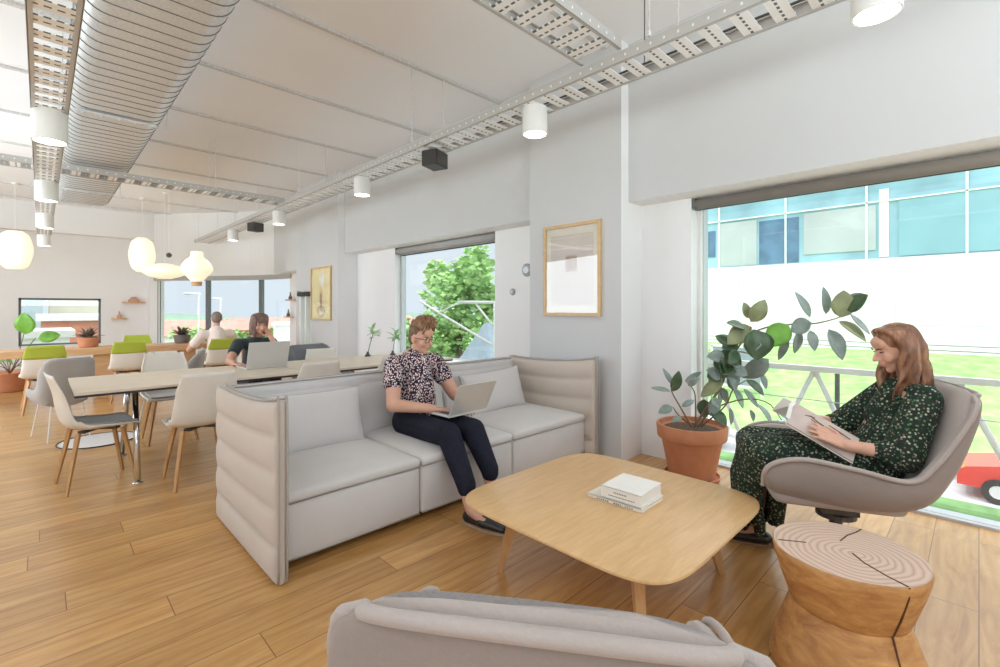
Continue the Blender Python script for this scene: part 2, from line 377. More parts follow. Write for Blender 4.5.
# walls beside and behind the photographer, each with a wide opening added to let light in
wall('wall_left', (-3.9, -3.7, -2.7, -1.6, 0, CH), (-3.9, -3.7, 4.0, 5.7, 0, CH), (-3.9, -3.7, 11.3, 15.2, 0, CH),
     (-3.9, -3.7, -1.6, 4.0, 0, .7), (-3.9, -3.7, -1.6, 4.0, 3.1, CH), (-3.9, -3.7, 5.7, 11.3, 0, .7), (-3.9, -3.7, 5.7, 11.3, 3.1, CH))
wall('wall_front', (-3.9, -1.2, -2.9, -2.7, 0, CH), (3.6, 4.45, -2.9, -2.7, 0, CH), (-1.2, 3.6, -2.9, -2.7, 0, .7), (-1.2, 3.6, -2.9, -2.7, 3.1, CH))

def window_x(n, x, y0, y1, z0, z1, fw=.05, dep=.08, mull=(), sill=True, fm=FRAME):
    bm = B()
    bx(x, x+dep, y0, y0+fw, z0, z1, bm=bm); bx(x, x+dep, y1-fw, y1, z0, z1, bm=bm)
    bx(x, x+dep, y0, y1, z1-fw, z1, bm=bm); bx(x, x+dep, y0, y1, z0, z0+fw*.6, bm=bm)
    for m in mull: bx(x, x+dep, m-fw/2, m+fw/2, z0, z1, bm=bm)
    f = struct('window_%d' % n, bm, fm)
    obj('pane', bx(x+dep*.5, x+dep*.5+.006, y0+fw*.5, y1-fw*.5, z0+.02, z1-.02), GLASS, f); return f
w1 = window_x(1, 4.16, -1.9, 1.728, 0.0, HZ, .035, .1)
obj('window_track', bx(4.12, 4.16, -1.9, 1.728, 0, .018), FRAME, w1)
obj('window_reveal', bx(4.12, 4.16, 1.700, 1.728, 0, HZ), WHITE, w1)
w2 = window_x(2, 4.08, 4.157, 6.43, .62, HZ, .045, .08)
obj('window_sill', bx(3.80, 4.09, 4.157, 6.43, .60, .64), WHITE, w2)
w5 = window_x(3, 3.66, 8.79, 9.42, .3, 1.68, .06, .08, (9.12,), fm=WHITE)
bm = B(); arcwall(bm, .42, .47, .06, .07); arcwall(bm, 2.08, 2.14, .06, .07)
for i in (0, 6, 11, 18):
    p = arc[i]; d = (arc[min(i+1, 18)]-arc[max(i-1, 0)]).normalized(); a = math.atan2(d.y, d.x)
    nr = V((d.y, -d.x, 0)); nr = nr if nr.x+nr.y > 0 else -nr
    box(bm, p+nr*.09+V((0, 0, 1.26)), (.085, .09, 1.72), (0, 0, a))
w4 = struct('window_4', bm, FRAMED)
bm = B(); arcwall(bm, .44, 2.12, .09, .006); obj('pane', bm, GLASS, w4)
bm = B()
bx(-.353, -.31, YB+.3, YB+.38, .5, 1.575, bm=bm); bx(1.0, 1.042, YB+.3, YB+.38, .5, 1.575, bm=bm); bx(-.353, 1.042, YB+.3, YB+.38, 1.53, 1.575, bm=bm); bx(-.353, 1.042, YB+.3, YB+.38, .5, .54, bm=bm)
w5b = struct('window_5', bm, FRAMED); obj('pane', bx(-.33, 1.02, YB+.33, YB+.336, .52, 1.55), GLASS, w5b)
# roller blinds
def blind(name, lab, x, y0, y1, z, r, m, drop=.1):
    t = thing(name, lab, 'roller blind', (x, (y0+y1)/2, z)); L = (y1-y0)/2
    bm = B(); tube(bm, [(0, -L, 0), (0, L, 0)], r, 20); obj('roller', bm, m, t, True)
    obj('blind_cloth', bx(r-.006, r-.002, -L+.01, L-.01, -drop, 0), m, t)
    obj('bottom_bar', bx(r-.012, r+.004, -L+.01, L-.01, -drop-.014, -drop), BLK, t)
    for s in (-1, 1): obj('bracket', bx(-r, r, s*L-.006, s*L+.006, -r, r+.004), FRAMED, t)
    return t
blind('roller_blind', 'long dark brown roller blind rolled up above the window beside the armchair', 4.045, -1.9, 1.71, HZ-.052, .046, BLIND, .03)
blind('roller_blind', 'grey roller blind rolled up above the window behind the sofa', 4.035, 4.17, 6.42, HZ-.052, .046, BLINDL, .06)
blind('roller_blind', 'short black roller blind above the narrow white window near the corner shelves', 3.665, 8.78, 9.43, 1.62, .045, BLK, .03)
bm = B(); arcwall(bm, 2.03, 2.14, -.035, .07); o = obj('roller_blind', bm, BLINDL); tag(o, 'curved grey blind housing along the top of the bow window', 'roller blind')

# ================================================================= SERVICES UNDER THE CEILING
def tray(label, p0, p1, width, z, ax, hgt=.066, group='cable trays'):
    """perforated cable tray along x or y"""
    t = thing('cable_tray', label, 'cable tray', ((p0[0]+p1[0])/2, (p0[1]+p1[1])/2, z), 0)
    L = (p1[0]-p0[0] if ax == 0 else p1[1]-p0[1])/2; rm, bmn = (RAILX, BEDX) if ax == 0 else (RAILY, BEDY)
    for s in (-1, 1):
        bm = B(); a = s*width/2
        if ax == 1: bx(a-.003, a+.003, -L, L, 0, hgt, bm=bm); bx(min(a, a-s*.02), max(a, a-s*.02), -L, L, hgt-.003, hgt, bm=bm); bx(min(a, a-s*.022), max(a, a-s*.022), -L, L, 0, .003, bm=bm)
        else: bx(-L, L, a-.003, a+.003, 0, hgt, bm=bm); bx(-L, L, min(a, a-s*.02), max(a, a-s*.02), hgt-.003, hgt, bm=bm); bx(-L, L, min(a, a-s*.022), max(a, a-s*.022), 0, .003, bm=bm)
        obj('side_rail', bm, rm, t)
    bm = B(); k = -L+.06
    while k < L-.05:
        if ax == 1: bx(-width/2+.003, width/2-.003, k-.045, k+.045, .004, .010, bm=bm); bx(-width/2+.003, width/2-.003, k+.045, k+.049, .004, .022, bm=bm)
        else: bx(k-.045, k+.045, -width/2+.003, width/2-.003, .004, .010, bm=bm); bx(k+.045, k+.049, -width/2+.003, width/2-.003, .004, .022, bm=bm)
        k += .1665
    obj('tray_bed', bm, bmn, t); return t
TZ = 2.90
tR = tray('long perforated steel cable tray running along the window wall', (2.75, -1.5), (2.75, 13.0), .29, TZ, 1)
tL = tray('narrow perforated steel cable tray beside the round-edged duct', (.045, .2), (.045, 12.6), .185, 2.70, 1)
tX = tray('wide cable tray crossing the ceiling above the sofa and armchairs', (-3.6, 1.72), (2.6, 1.72), .30, 2.975, 0)
tY = tray('cable tray crossing the room beneath the duct, far from the sofa', (-3.6, 7.42), (2.6, 7.42), .29, 2.93, 0)
# suspension rods: each is a part of its tray
def rods(t, pts, z0):
    for x, y in pts:
        bm = B(); l = t.location; tube(bm, [(x-l.x, y-l.y, z0-l.z), (x-l.x, y-l.y, CH-l.z)], .0045, 6); tube(bm, [(x-l.x, y-l.y, z0-l.z-.0), (x-l.x, y-l.y, z0-l.z+.03)], .011, 6)
        obj('hanging_rod', bm, GALV, t)
rods(tR, [(x, y) for y in (.6, 3.83, 6.6, 9.6, 12.4) for x in (2.56, 2.94)], TZ+.05)
rods(tR, [(2.56, 1.36), (2.94, 1.36)], TZ+.05)
rods(tL, [(x, y) for y in (2.35, 6.6, 11.1) for x in (-.06, .135)], 2.75)
rods(tX, [(-2.5, 1.56), (-2.5, 1.88), (0.9, 1.56), (0.9, 1.88)], 3.0)
rods(tY, [(-2.5, 7.26), (-2.5, 7.58), (1.7, 7.26), (1.7, 7.58)], 2.96)
bm = B(); tube(bm, [(2.95, -1.5, 3.02), (2.95, 3.2, 3.02)], .008, 6)
for y in (-.5, 1.6): tube(bm, [(2.95, y, 3.02), (2.95, y, CH)], .004, 6)
tag(obj('conduit', bm, DARKM), 'thin dark conduit running just above the window-side cable tray', 'conduit')
# duct
def duct_profile(x0, x1, z0, z1, r, grow, n=6):
    x0, x1, z0, z1 = x0-grow, x1+grow, z0-grow, z1+grow; out = []
    for cx, cz, a0 in ((x1-r, z1-r, 0), (x0+r, z1-r, 90), (x0+r, z0+r, 180), (x1-r, z0+r, 270)):
        for i in range(n+1): a = math.radians(a0+90*i/n); out.append((cx+r*math.cos(a), cz+r*math.sin(a)))
    return out
t = thing('air_duct', 'large silver flat-oval air duct with ribbed seams under the ceiling', 'air duct', (.49, 4.5, 3.05))
bm = B(); ys = []; y = -1.5; k = 0; rings = []; segs = []
while y < 10.1:
    for dy, g in ((0, 0), (.128, 0), (.129, .003), (.135, .003)): rings.append((y+dy, g))
    y += .136
for i, (yy, g) in enumerate(rings): segs.append([V((px-.49, yy-4.5, pz-3.05)) for px, pz in duct_profile(.15, .83, 3.05, 3.44, .135, g)])
rings_to(bm, segs)
bm.faces.ensure_lookup_table()
for f in bm.faces:
    c = f.calc_center_median(); ph = (c.y+4.5+1.5) % .136
    if abs(f.normal.y) < 2 and .127 < ph: f.material_index = 1
dct = obj('duct_body', bm, [GALV, GALVD], t, True); soft(dct, 50)
for yy in (5.35, 9.0):
    bm = B(); box(bm, (0, yy-4.5, -.018), (.56, .045, .02)); 
    for q in (-.24, -.12, 0, .12, .24): box(bm, (q, yy-4.5, -.034), (.02, .02, .014))
    obj('support_channel', bm, GALV, t)
    for s in (-.36, .36):
        bm = B(); tube(bm, [(s, yy-4.5, -.018), (s, yy-4.5, CH-3.05)], .004, 6); obj('hanging_rod', bm, GALV, t)
obj('flange', rings_to(B(), [[V((px-.49, q, pz-3.05)) for px, pz in duct_profile(.15, .83, 3.05, 3.44, .135, g)] for q, g in ((-2.3+.1, .0), (-2.3+.1, .03), (-2.27+.1, .03), (-2.27+.1, 0))]), GALVD, t)
# downlights
GLOW = plain('lamp_glow', (1, .97, .92), .5, emit=(1, .95, .86), es=14)
def downlight(loc, label, grp, first=[None]):
    if first[0] is None:
        t = thing('downlight', label, 'ceiling light', loc, 0, grp)
        bm = B(); lathe(bm, [(.02, .205), (.094, .205), (.096, .2), (.096, .002), (.094, 0), (.086, 0), (.08, .03), (.02, .03)], 32); soft(obj('lamp_housing', bm, WHITE, t), 40)
        bm = B(); lathe(bm, [(.079, .018), (.079, .028)], 24); obj('diffuser', bm, GLOW, t)
        bm = B(); box(bm, (0, 0, .212), (.06, .1, .014)); obj('mounting_plate', bm, GALV, t); first[0] = t
    else: t = dup(first[0], loc, 0, label, grp)
    light('downlight_beam', 'SPOT', (loc[0], loc[1], loc[2]-.01), 9, (1, .97, .93), spot_size=2.2, spot_blend=.9, shadow_soft_size=.08)
    return t
G1 = 'white cylinder lights under the window-side tray'; G2 = 'white cylinder lights under the tray beside the duct'
for y, l in ((.33, 'white cylinder ceiling light nearest the big window, cut by the top of the picture'), (2.42, 'white cylinder ceiling light in front of the pillar with the large picture'),
             (5.17, 'white cylinder ceiling light to the left of the window behind the sofa'), (7.91, 'white cylinder ceiling light just right of the farther black box on the tray'), (10.45, 'farthest white cylinder ceiling light of the window-side tray')):
    downlight((2.75, y, 2.70), l, G1)
for y, l in ((4.5, 'nearest white cylinder ceiling light under the tray beside the duct'), (7.0, 'second white cylinder ceiling light under the tray beside the duct'), (9.4, 'third white cylinder ceiling light under the tray beside the duct'),
             (12.1, 'farthest white cylinder ceiling light beside the duct, above the egg lantern')):
    downlight((.045, y, 2.50), l, G2)
# black projectors/boxes on the tray
def blackbox(y, lab):
    t = thing('black_speaker', lab, 'speaker', (2.76, y, 2.72), math.radians(20), 'black boxes hanging from the window-side tray')
    bm = B(); box(bm, (0, 0, .08), (.21, .17, .15), bev=.008); obj('speaker_box', bm, plain('speaker_black', (.035, .03, .028), .5), t)
    bm = B(); box(bm, (-.0, 0, .165), (.06, .12, .02)); box(bm, (0, 0, .178), (.2, .03, .006)); obj('bracket', bm, GALV, t)
    bm = B(); box(bm, (-.0, -.087, .08), (.18, .004, .12)); obj('grille', bm, plain('grille_mesh', (.07, .065, .06), .6), t)
blackbox(3.73, 'black box speaker on the tray above the window behind the sofa'); blackbox(9.1, 'small black box speaker farther along the window-side tray')

# lanterns
LAMP = plain('lantern_skin', (.93, .88, .74), .6, emit=(1, .86, .60), es=.62, var=.02)
def lantern(loc, prof, lab, ceil=CH, base=False):
    t = thing('pendant_lantern', lab, 'pendant lamp', loc, 0, 'cream lantern pendant lamps')
    pts = spline([(r, 0, z) for r, z in prof], 26)
    bm = B(); lathe(bm, [(max(p.x, .01), p.z) for p in pts], 36, fn=lambda a, z: 1-.016*abs(math.cos(a*14))); obj('lamp_shade', bm, LAMP, t, True)
    bm = B(); tube(bm, [(0, 0, prof[-1][1]), (0, 0, ceil-loc[2])], .004, 6); obj('cord', bm, WHITE, t)
    bm = B(); lathe(bm, [(.045, ceil-loc[2]-.03), (.05, ceil-loc[2]-.001)], 16); obj('ceiling_rose', bm, WHITE, t)
    if base: bm = B(); lathe(bm, [(.085, prof[0][1]-.075), (.09, prof[0][1]+.005)], 20); obj('bottom_ring', bm, PINE, t)
    return t
lantern((-.345, 12.65, 2.08), [(.12, 0), (.20, .1), (.255, .36), (.20, .62), (.11, .71)], 'egg-shaped cream lantern hanging at the left, below the last cylinder light')
lantern((-1.25, 13.4, 2.2), [(.10, 0), (.24, .12), (.30, .33), (.24, .54), (.10, .66)], 'cream lantern cut off by the left edge of the picture')
lantern((1.545, 12.48, 2.12), [(.10, 0), (.19, .1), (.235, .36), (.19, .62), (.09, .72)], 'tall white oval lantern hanging above the flat one')
lantern((1.80, 11.6, 1.95), [(.12, 0), (.30, .06), (.385, .15), (.30, .24), (.10, .30)], 'flat saucer-shaped cream lantern beside the onion-shaped one')
lantern((2.14, 10.5, 1.85), [(.085, 0), (.17, .10), (.272, .24), (.20, .40), (.12, .47), (.10, .58)], 'onion-shaped cream lantern with a brown ring under it', base=True)
t = thing('ceiling_sensor', 'small dark ball hanging on a rod above the flat lantern', 'sensor', (1.856, 11.48, 2.42))
bm = B(); ball(bm, (0, 0, 0), .05); obj('sensor_ball', bm, DARKM, t, True)
bm = B(); tube(bm, [(0, 0, .04), (0, 0, CH-2.42)], .004, 6); obj('rod', bm, WHITE, t)

# ================================================================= FURNITURE
# ---- sofa
SX0, SX1, SY0, SY1 = .80, 3.545, 2.36, 3.44
sofa = thing('sofa', 'three-seat light grey sofa with high quilted sides and back, woman with laptop on it', 'sofa', (2.17, 2.9, 0))
def L(p): return (p[0]-2.17, p[1]-2.9, p[2])
def quilted(axis, nch, amp, top=None):
    def fn(q, p):
        k = (p[2]+1)/2*nch; s = abs(math.sin(PI*k))**.45
        e = 1-max(abs(p[1-axis])**14, 0)
        d = p[axis]
        q = q.copy(); q[axis] += amp*(s-.6)*d*e
        if top: q.z += top(p)*(p[2]+1)/2
        return q
    return fn
for x, nm in ((SX0+.037, 'L'), (SX1-.037, 'R')):
    bm = B(); h = .905
    rbox(bm, L((x, (SY0+SY1)/2, h/2)), (.062, SY1-SY0, h), .028, (0, 0, 0), 44, fn=quilted(0, 5, .03, lambda p: -.045*(1+p[1])/2 - .03*(1-p[1]**2)))
    a = obj('arm_panel', bm, LINEN_SHADED, sofa, True)
    bm = B()
    for s in (-.020, .020):
        pts = [L((x+s, SY0-.002, .02)), L((x+s, SY0-.008, .45)), L((x+s, SY0-.002, .885)), L((x+s, SY0+.03, .903))] + [L((x+s, SY0+(SY1-SY0)*q, .903-.045*q-.03*(1-(2*q-1)**2)+.001)) for q in (.2, .4, .6, .8, .97)]
        tube(bm, spline(pts, 30), .006, 6)
    obj('piping', bm, PIPE, a, True)
bm = B(); rbox(bm, L(((SX0+SX1)/2, SY1-.045, .44)), (SX1-SX0-.12, .09, .80), .035, (0, 0, 0), 44, fn=quilted(1, 5, .016)); bk = obj('back_panel', bm, LINEN, sofa, True)
bm = B()
for s in (-.034, .034): tube(bm, [L((SX0+.09, SY1-.045+s, .838)), L((SX1-.09, SY1-.045+s, .838))], .006, 6)
obj('piping', bm, PIPE, bk, True)
sx = [.875, 1.712, 2.546, 3.472]
for i in range(3):
    x0, x1 = sx[i], sx[i+1]; cx = (x0+x1)/2
    bm = B(); rbox(bm, L((cx, (2.46+3.34)/2, .205)), (x1-x0-.008, .88, .305), .02, (0, .012, 0), 12); sb = obj('seat_base', bm, LINEN, sofa, True)
    bm = B(); rbox(bm, L((cx, (2.452+3.34)/2, .378)), (x1-x0-.006, .895, .062), .028, (0, 0, .03), 14); cu = obj('seat_cushion', bm, LINEN, sofa, True)
    bm = B(); tube(bm, [L((x0+.012, 3.3, .352)), L((x0+.012, 2.456, .352)), L((x1-.012, 2.456, .352)), L((x1-.012, 3.3, .352))], .006, 6)
    tube(bm, [L((x0+.01, 2.462, .06)), L((x1-.01, 2.462, .06))], .005, 6); obj('piping', bm, PIPE, cu, True)
    bm = B(); rbox(bm, L((cx, 3.335, .595)), (x1-x0-.02, .08, .40), .05, (0, .02, .01), 12, fn=lambda q, p: q + V((0, .05*p[2], 0))); obj('back_cushion', bm, LINEN, sofa, True)
for x in (1.0, 2.13, 3.35):
    for y in (2.62, 3.28): obj('foot', bx(*[x-2.17-.03, x-2.17+.03, y-2.9-.03, y-2.9+.03], 0, .056), BLK, sofa)
def cushion(name, label, c, s, rot, m, grp=None):
    t = thing(name, label, 'cushion', c, 0, grp)
    def fn(q, p):
        e = (1-p[0]**2)*(1-p[2]**2); q = q.copy(); q.y *= .22+.95*e**.5
        q.x *= 1-.05*(1-p[2]**2)*abs(p[0]); q.z *= 1-.06*(1-p[0]**2)*abs(p[2]); q.y += .006*math.sin(9*q.x+5*q.z); return q
    bm = B(); rbox(bm, (0, 0, 0), s, .02, (0, 0, 0), 18, mat=xf((0, 0, 0), rot), fn=fn); cv = obj('cushion_cover', bm, m, t, True)
    bm = B(); hx, hz = s[0]/2, s[2]/2; mt = xf((0, 0, 0), rot); pts = []
    for a, b in ((-1, -1), (1, -1), (1, 1), (-1, 1)):
        n2 = {(-1, -1): (1, -1), (1, -1): (1, 1), (1, 1): (-1, 1), (-1, 1): (-1, -1)}[(a, b)]
        for k in range(8):
            f = k/8; px, pz = a+(n2[0]-a)*f, b+(n2[1]-b)*f
            pts.append(mt @ V((px*hx*(1-.05*(1-pz**2)*abs(px)), 0, pz*hz*(1-.06*(1-px**2)*abs(pz)))))
    tube(bm, pts+[pts[0], pts[1]], .005, 6, cap=False); obj('piping', bm, PIPE, cv, True); return t
cushion('throw_pillow', 'wide grey pillow propped on the left seat of the grey sofa', (1.30, 3.14, .585), (.74, .17, .40), (-.30, .02, .03), LINEN)
cushion('throw_pillow', 'grey pillow leaning in the right-hand corner of the sofa, beyond the laptop', (2.98, 3.13, .585), (.70, .17, .38), (-.30, -.05, -.05), LINEN)

# ---- coffee table
t = thing('coffee_table', 'low square oak coffee table with rounded corners and splayed legs', 'table', (2.08, 1.32, 0))
def sup(a, n, k=72): return [(a*math.copysign(abs(math.cos(2*PI*i/k))**(2/n), math.cos(2*PI*i/k)), a*math.copysign(abs(math.sin(2*PI*i/k))**(2/n), math.sin(2*PI*i/k))) for i in range(k)]
bm = B(); rings_to(bm, [[V((x, y, z)) for x, y in sup(a, 6.2, 96)] for a, z in ((.52, .352), (.578, .364), (.586, .371), (.584, .379), (.578, .381))])
soft(obj('tabletop', bm, OAK, t), 35)
for a, b2 in ((1, 1), (1, -1), (-1, 1), (-1, -1)):
    bm = B(); p0 = V((a*.33, b2*.33, .36)); p1 = V((a*.40, b2*.40, 0)); ang = math.atan2(b2, a)
    def rect(p, w, d): return [p + V((math.cos(ang)*d*i - math.sin(ang)*w*j, math.sin(ang)*d*i + math.cos(ang)*w*j, 0)) for i, j in ((-1, -1), (1, -1), (1, 1), (-1, 1))]
    rings_to(bm, [rect(p1, .017, .015), rect(p0, .024, .034)]); obj('leg', bm, OAKL, t)
bm = B()
for s in (-1, 1): box(bm, (0, s*.30, .340), (.62, .05, .022))
obj('under_rail', bm, OAKL, t)
# ---- books on it
BOOKA = plain('book_cover_ivory', (.80, .75, .66), .5, 0, .04); INK = plain('ink', (.16, .14, .13), .7)
def book(name, label, c, s, rz, cover, marks=()):
    t = thing(name, label, 'book', c, rz)
    W, D, H = s
    bm = B(); box(bm, (0, 0, .0015), (W, D, .003)); box(bm, (0, 0, H-.0015), (W, D, .003)); box(bm, (-W/2+.0015, 0, H/2), (.003, D, H)); cv = obj('cover', bm, cover, t)
    bm = B(); box(bm, (.002, 0, H/2), (W-.008, D-.01, H-.006)); obj('pages', bm, PAPER, t)
    bm = B(); 
    for (u, v, l, h) in marks: box(bm, (-W/2-.0003, u, v), (.0006, l, h))
    if marks: obj('spine_print', bm, INK, cv)
    return t
R_ = random.Random(4)
mk = [(-.10+.012*i, .0075, .004+.006*R_.random(), .006) for i in range(17) if i not in (4, 9, 10)]
book('large_flat_book', 'wide thin ivory book lying flat on the coffee table under the thick one', (2.135, 1.265, .381), (.235, .30, .018), math.radians(2), BOOKA, mk)
mk = [(-.03+.009*i, .036, .005, .007) for i in range(8)] + [(-.07+.011*i, .018, .008, .004) for i in range(13)]
book('thick_white_book', 'thick white book on top of the thin one on the coffee table', (2.145, 1.235, .400), (.235, .215, .056), math.radians(3), PAPER, mk)

# ---- log stool
m, nt, b_ = new_mat('log_end'); v = coords(nt)
dm = nt.nodes.new('ShaderNodeVectorMath'); dm.operation = 'ADD'; nz = tex(nt, 'Noise', v, Scale=3, Detail=3); ml = nt.nodes.new('ShaderNodeVectorMath'); ml.operation = 'SCALE'; ml.inputs['Scale'].default_value = .06
nt.links.new(nz.outputs['Color'], ml.inputs[0]); nt.links.new(v, dm.inputs[0]); nt.links.new(ml.outputs[0], dm.inputs[1])
wv = tex(nt, 'Wave', dm.outputs[0], Scale=14, Distortion=2.5, Detail=2); wv.wave_type = 'RINGS'; wv.rings_direction = 'Z'
r = ramp(nt, [(0, (.50, .34, .25)), (.3, (.60, .44, .34)), (1, (.66, .50, .40))], wv.outputs['Fac']); nt.links.new(r.outputs[0], b_.inputs['Base Color']); b_.inputs['Roughness'].default_value = .6; LOGE = m
LOGS = wood('log_side', (.38, .16, .05), (.68, .38, .14), (4, 4, 9), .5)
t = thing('log_stool', 'carved log stool with a narrow waist and cracked top, in front of the armchair', 'stool', (2.15, .345, 0))
irr = lambda a, z: 1+.012*math.sin(3*a+1)+.008*math.sin(7*a+z*9)
bm = B(); lathe(bm, [(.235, 0), (.25, .012), (.232, .10), (.200, .19), (.180, .245)], 64, fn=irr); soft(obj('stool_base', bm, LOGS, t), 50)
bm = B(); lathe(bm, [(.17, .235), (.186, .255), (.202, .30), (.224, .365), (.238, .415), (.241, .440), (.236, .449)], 64, fn=irr, cap=False); soft(obj('stool_seat', bm, LOGS, t), 50)
bm = B(); lathe(bm, [(.02, .4492), (.12, .4492), (.237, .4490)], 64, fn=irr); obj('top_face', bm, LOGE, t)
CRK = plain('crack_dark', (.10, .045, .02), .9)   # drying cracks
def crack(pts, w):
    bm = B()
    pts = [V(p) for p in pts]
    for i in range(len(pts)-1):
        a, c = pts[i], pts[i+1]; d = (c-a); mid = (a+c)/2
        q = d.to_track_quat('X', 'Z').to_matrix().to_4x4(); bmesh.ops.create_cube(bm, size=1, matrix=M.Translation(mid) @ q @ M.Diagonal((d.length*1.02, w, .003, 1)))
    obj('crack', bm, CRK, t)
crack([(-.02, -.02, .4495), (-.07, -.06, .4495), (-.12, -.13, .4495), (-.148, -.185, .4495)], .005)
crack([(-.150, -.188, .447), (-.149, -.187, .41), (-.132, -.166, .32), (-.116, -.146, .255)], .006)
crack([(-.114, -.144, .25), (-.124, -.158, .19), (-.142, -.182, .10), (-.150, -.205, .01)], .005)
crack([(.06, .03, .4495), (.13, .02, .4495), (.19, .0, .4495), (.236, -.01, .4495)], .004); crack([(-.10, .20, .4495), (-.05, .12, .4495)], .004)

# ---- upholstered swivel armchair: a bucket shell swept along its side profile
def bucket(path, w, h, th, nt_=40, m=14, k=.72, rim=None):
    """rings of a U-shaped shell; local frame: sitter faces +Y"""
    O, I = [], []
    for a in range(nt_+1):
        t = a/nt_; P = path(t); e = .01; P0 = path(max(0, t-e)); P1 = path(min(1, t+e)); T = V((P1[0]-P0[0], P1[1]-P0[1])).normalized(); N = V((T.y, -T.x))
        ww, tt = interp(w, t), interp(th, t); ro, ri = [], []
        D = V(rim(t))-V(P) if rim else N*interp(h, t)
        for b in range(-m, m+1):
            s = b/m; ph = s*PI/2; x = math.copysign(abs(math.sin(ph))**k, s); g = 1-abs(math.cos(ph))**k if abs(s) < 1 else 1
            ro.append(V((ww*x, P[0]+D.x*g, P[1]+D.y*g))); q = N*tt*(1-g)
            ri.append(V(((ww-tt)*x, P[0]+D.x*g+q.x+N.x*.004*g, P[1]+D.y*g+q.y+N.y*.004*g)))
        O.append(ro); I.append(ri)
    return O, I
def sheet(bm, O, I):
    vo = [[bm.verts.new(p) for p in r] for r in O]; vi = [[bm.verts.new(p) for p in r] for r in I]; n = len(vo); m = len(vo[0])
    for a in range(n-1):
        for b in range(m-1):
            bm.faces.new((vo[a][b], vo[a][b+1], vo[a+1][b+1], vo[a+1][b])); f = bm.faces.new((vi[a][b], vi[a+1][b], vi[a+1][b+1], vi[a][b+1])); f.material_index = 1
        for b in (0, m-1):
            f = bm.faces.new((vo[a][b], vo[a+1][b], vi[a+1][b], vi[a][b])); f.material_index = 1
    for a in (0, n-1):
        for b in range(m-1): f = bm.faces.new((vo[a][b], vo[a][b+1], vi[a][b+1], vi[a][b])); f.material_index = 1
    return bm
def pathf(pts, n=60):
    P = spline([(x, y, 0) for x, y in pts], n)
    def f(t):
        u = t*n; i = min(int(u), n-1); q = P[i].lerp(P[i+1], u-i); return (q.x, q.y)
    return f
def swivel(label, loc, rz, back_h=1.0, tilt=0, wk=1.0):
    t = thing('swivel_armchair', label, 'armchair', loc, rz)
    ct, st_ = math.cos(math.radians(tilt)), math.sin(math.radians(tilt))
    def bz(l):
        l = [(y, z if z < .5 else .5+(z-.5)*back_h) for y, z in l]
        return [(y*ct+(z-.36)*st_, .36-y*st_+(z-.36)*ct) for y, z in l]
    p = pathf(bz([(.375, .475), (.31, .425), (.12, .388), (-.10, .385), (-.27, .445), (-.37, .60), (-.435, .79), (-.468, .975)]))
    rim = pathf(bz([(.385, .49), (.375, .60), (.24, .652), (.04, .632), (-.17, .598), (-.26, .68), (-.36, .83), (-.43, .965)]))
    O, I = bucket(p, [(0, .31), (.14, .37), (.45, .385), (.7, .37-.37*(1-wk)), (.9, .345*wk), (.975, .325*wk), (1, .27*wk)], None, [(0, .03), (.1, .055), (.9, .055), (1, .03)], 56, 16, .6, rim)
    bm = B(); sheet(bm, O, I); s = obj('shell', bm, [TAUPED, TAUPE], t, True)
    md = s.modifiers.new('b', 'SUBSURF'); md.levels = 1; md.render_levels = 1
    bm = B(); rim = [r[0] for r in O]; rim2 = [r[-1] for r in O]; path = rim + O[-1][1:-1] + rim2[::-1]
    tube(bm, path, .011, 8); obj('piping', bm, TAUPE, s, True)
    # the padded lining: a fuller cushion for seat and back, seamed where they meet
    bm = B(); rbox(bm, (0, .07, .445-.09*st_), (.60, .54, .09), .04, (0, .01, .02), 14); obj('seat_cushion', bm, TAUPE, t, True)
    P2 = pathf(bz([(-.20, .47), (-.285, .62), (-.365, .80), (-.415, .985)]))
    rings = []
    for i in range(25):
        q = i/24; y, z = P2(q); hw = wk*interp([(0, .27), (.3, .315), (.85, .31), (1, .272)], q); d = .036*min(1, (4*q)**.5)*min(1, (6*(1-q)+.05)**.5)
        rings.append([V((hw*math.copysign(abs(math.cos(a))**.6, math.cos(a)), y+d*math.copysign(abs(math.sin(a))**.7, math.sin(a))+.05*(1-q)*(abs(math.cos(a))**3)-.01, z+.012*q*(1-math.cos(a)**2)-.014*q*(abs(math.cos(a))**4))) for a in [2*PI*k/36 for k in range(36)]])
    bm = B(); rings_to(bm, rings); obj('back_cushion', bm, TAUPE, t, True)
    bm = B(); lathe(bm, [(.03, .04), (.03, .26)], 20); lathe(bm, [(.05, .26), (.09, .275), (.09, .30)], 20); lathe(bm, [(.034, .033), (.05, .05), (.05, .06)], 20); box(bm, (0, 0, .335), (.16, .16, .06)); obj('pedestal', bm, DARKM, t)
    bm = B(); tube(bm, [(.05, -.05, .33), (.24, -.05, .33)], .007, 8); tube(bm, [(.23, -.05, .33), (.27, -.05, .33)], .013, 8); obj('lever', bm, DARKM, t)
    for a in (45, 135, 225, 315):
        an = math.radians(a+8); bm = B(); c, s_ = math.cos(an), math.sin(an)
        rings_to(bm, [[V((c*r+s_*w2*j, s_*r-c*w2*j, z)) for j, z in ((-1, z0), (1, z0), (1, z1), (-1, z1))] for r, w2, z0, z1 in ((.02, .03, .035, .075), (.20, .026, .02, .06), (.34, .022, .0, .030))]); obj('leg', bm, OAKL, t)
    return t
swivel('taupe swivel armchair with the reading woman in it', (2.95, .52, 0), math.atan2(.9, -.433)-PI/2)
swivel('taupe armchair seen from behind, in the bottom foreground', (.71, .575, 0), math.atan2(.576, .817)-PI/2, .83, 10, .84)

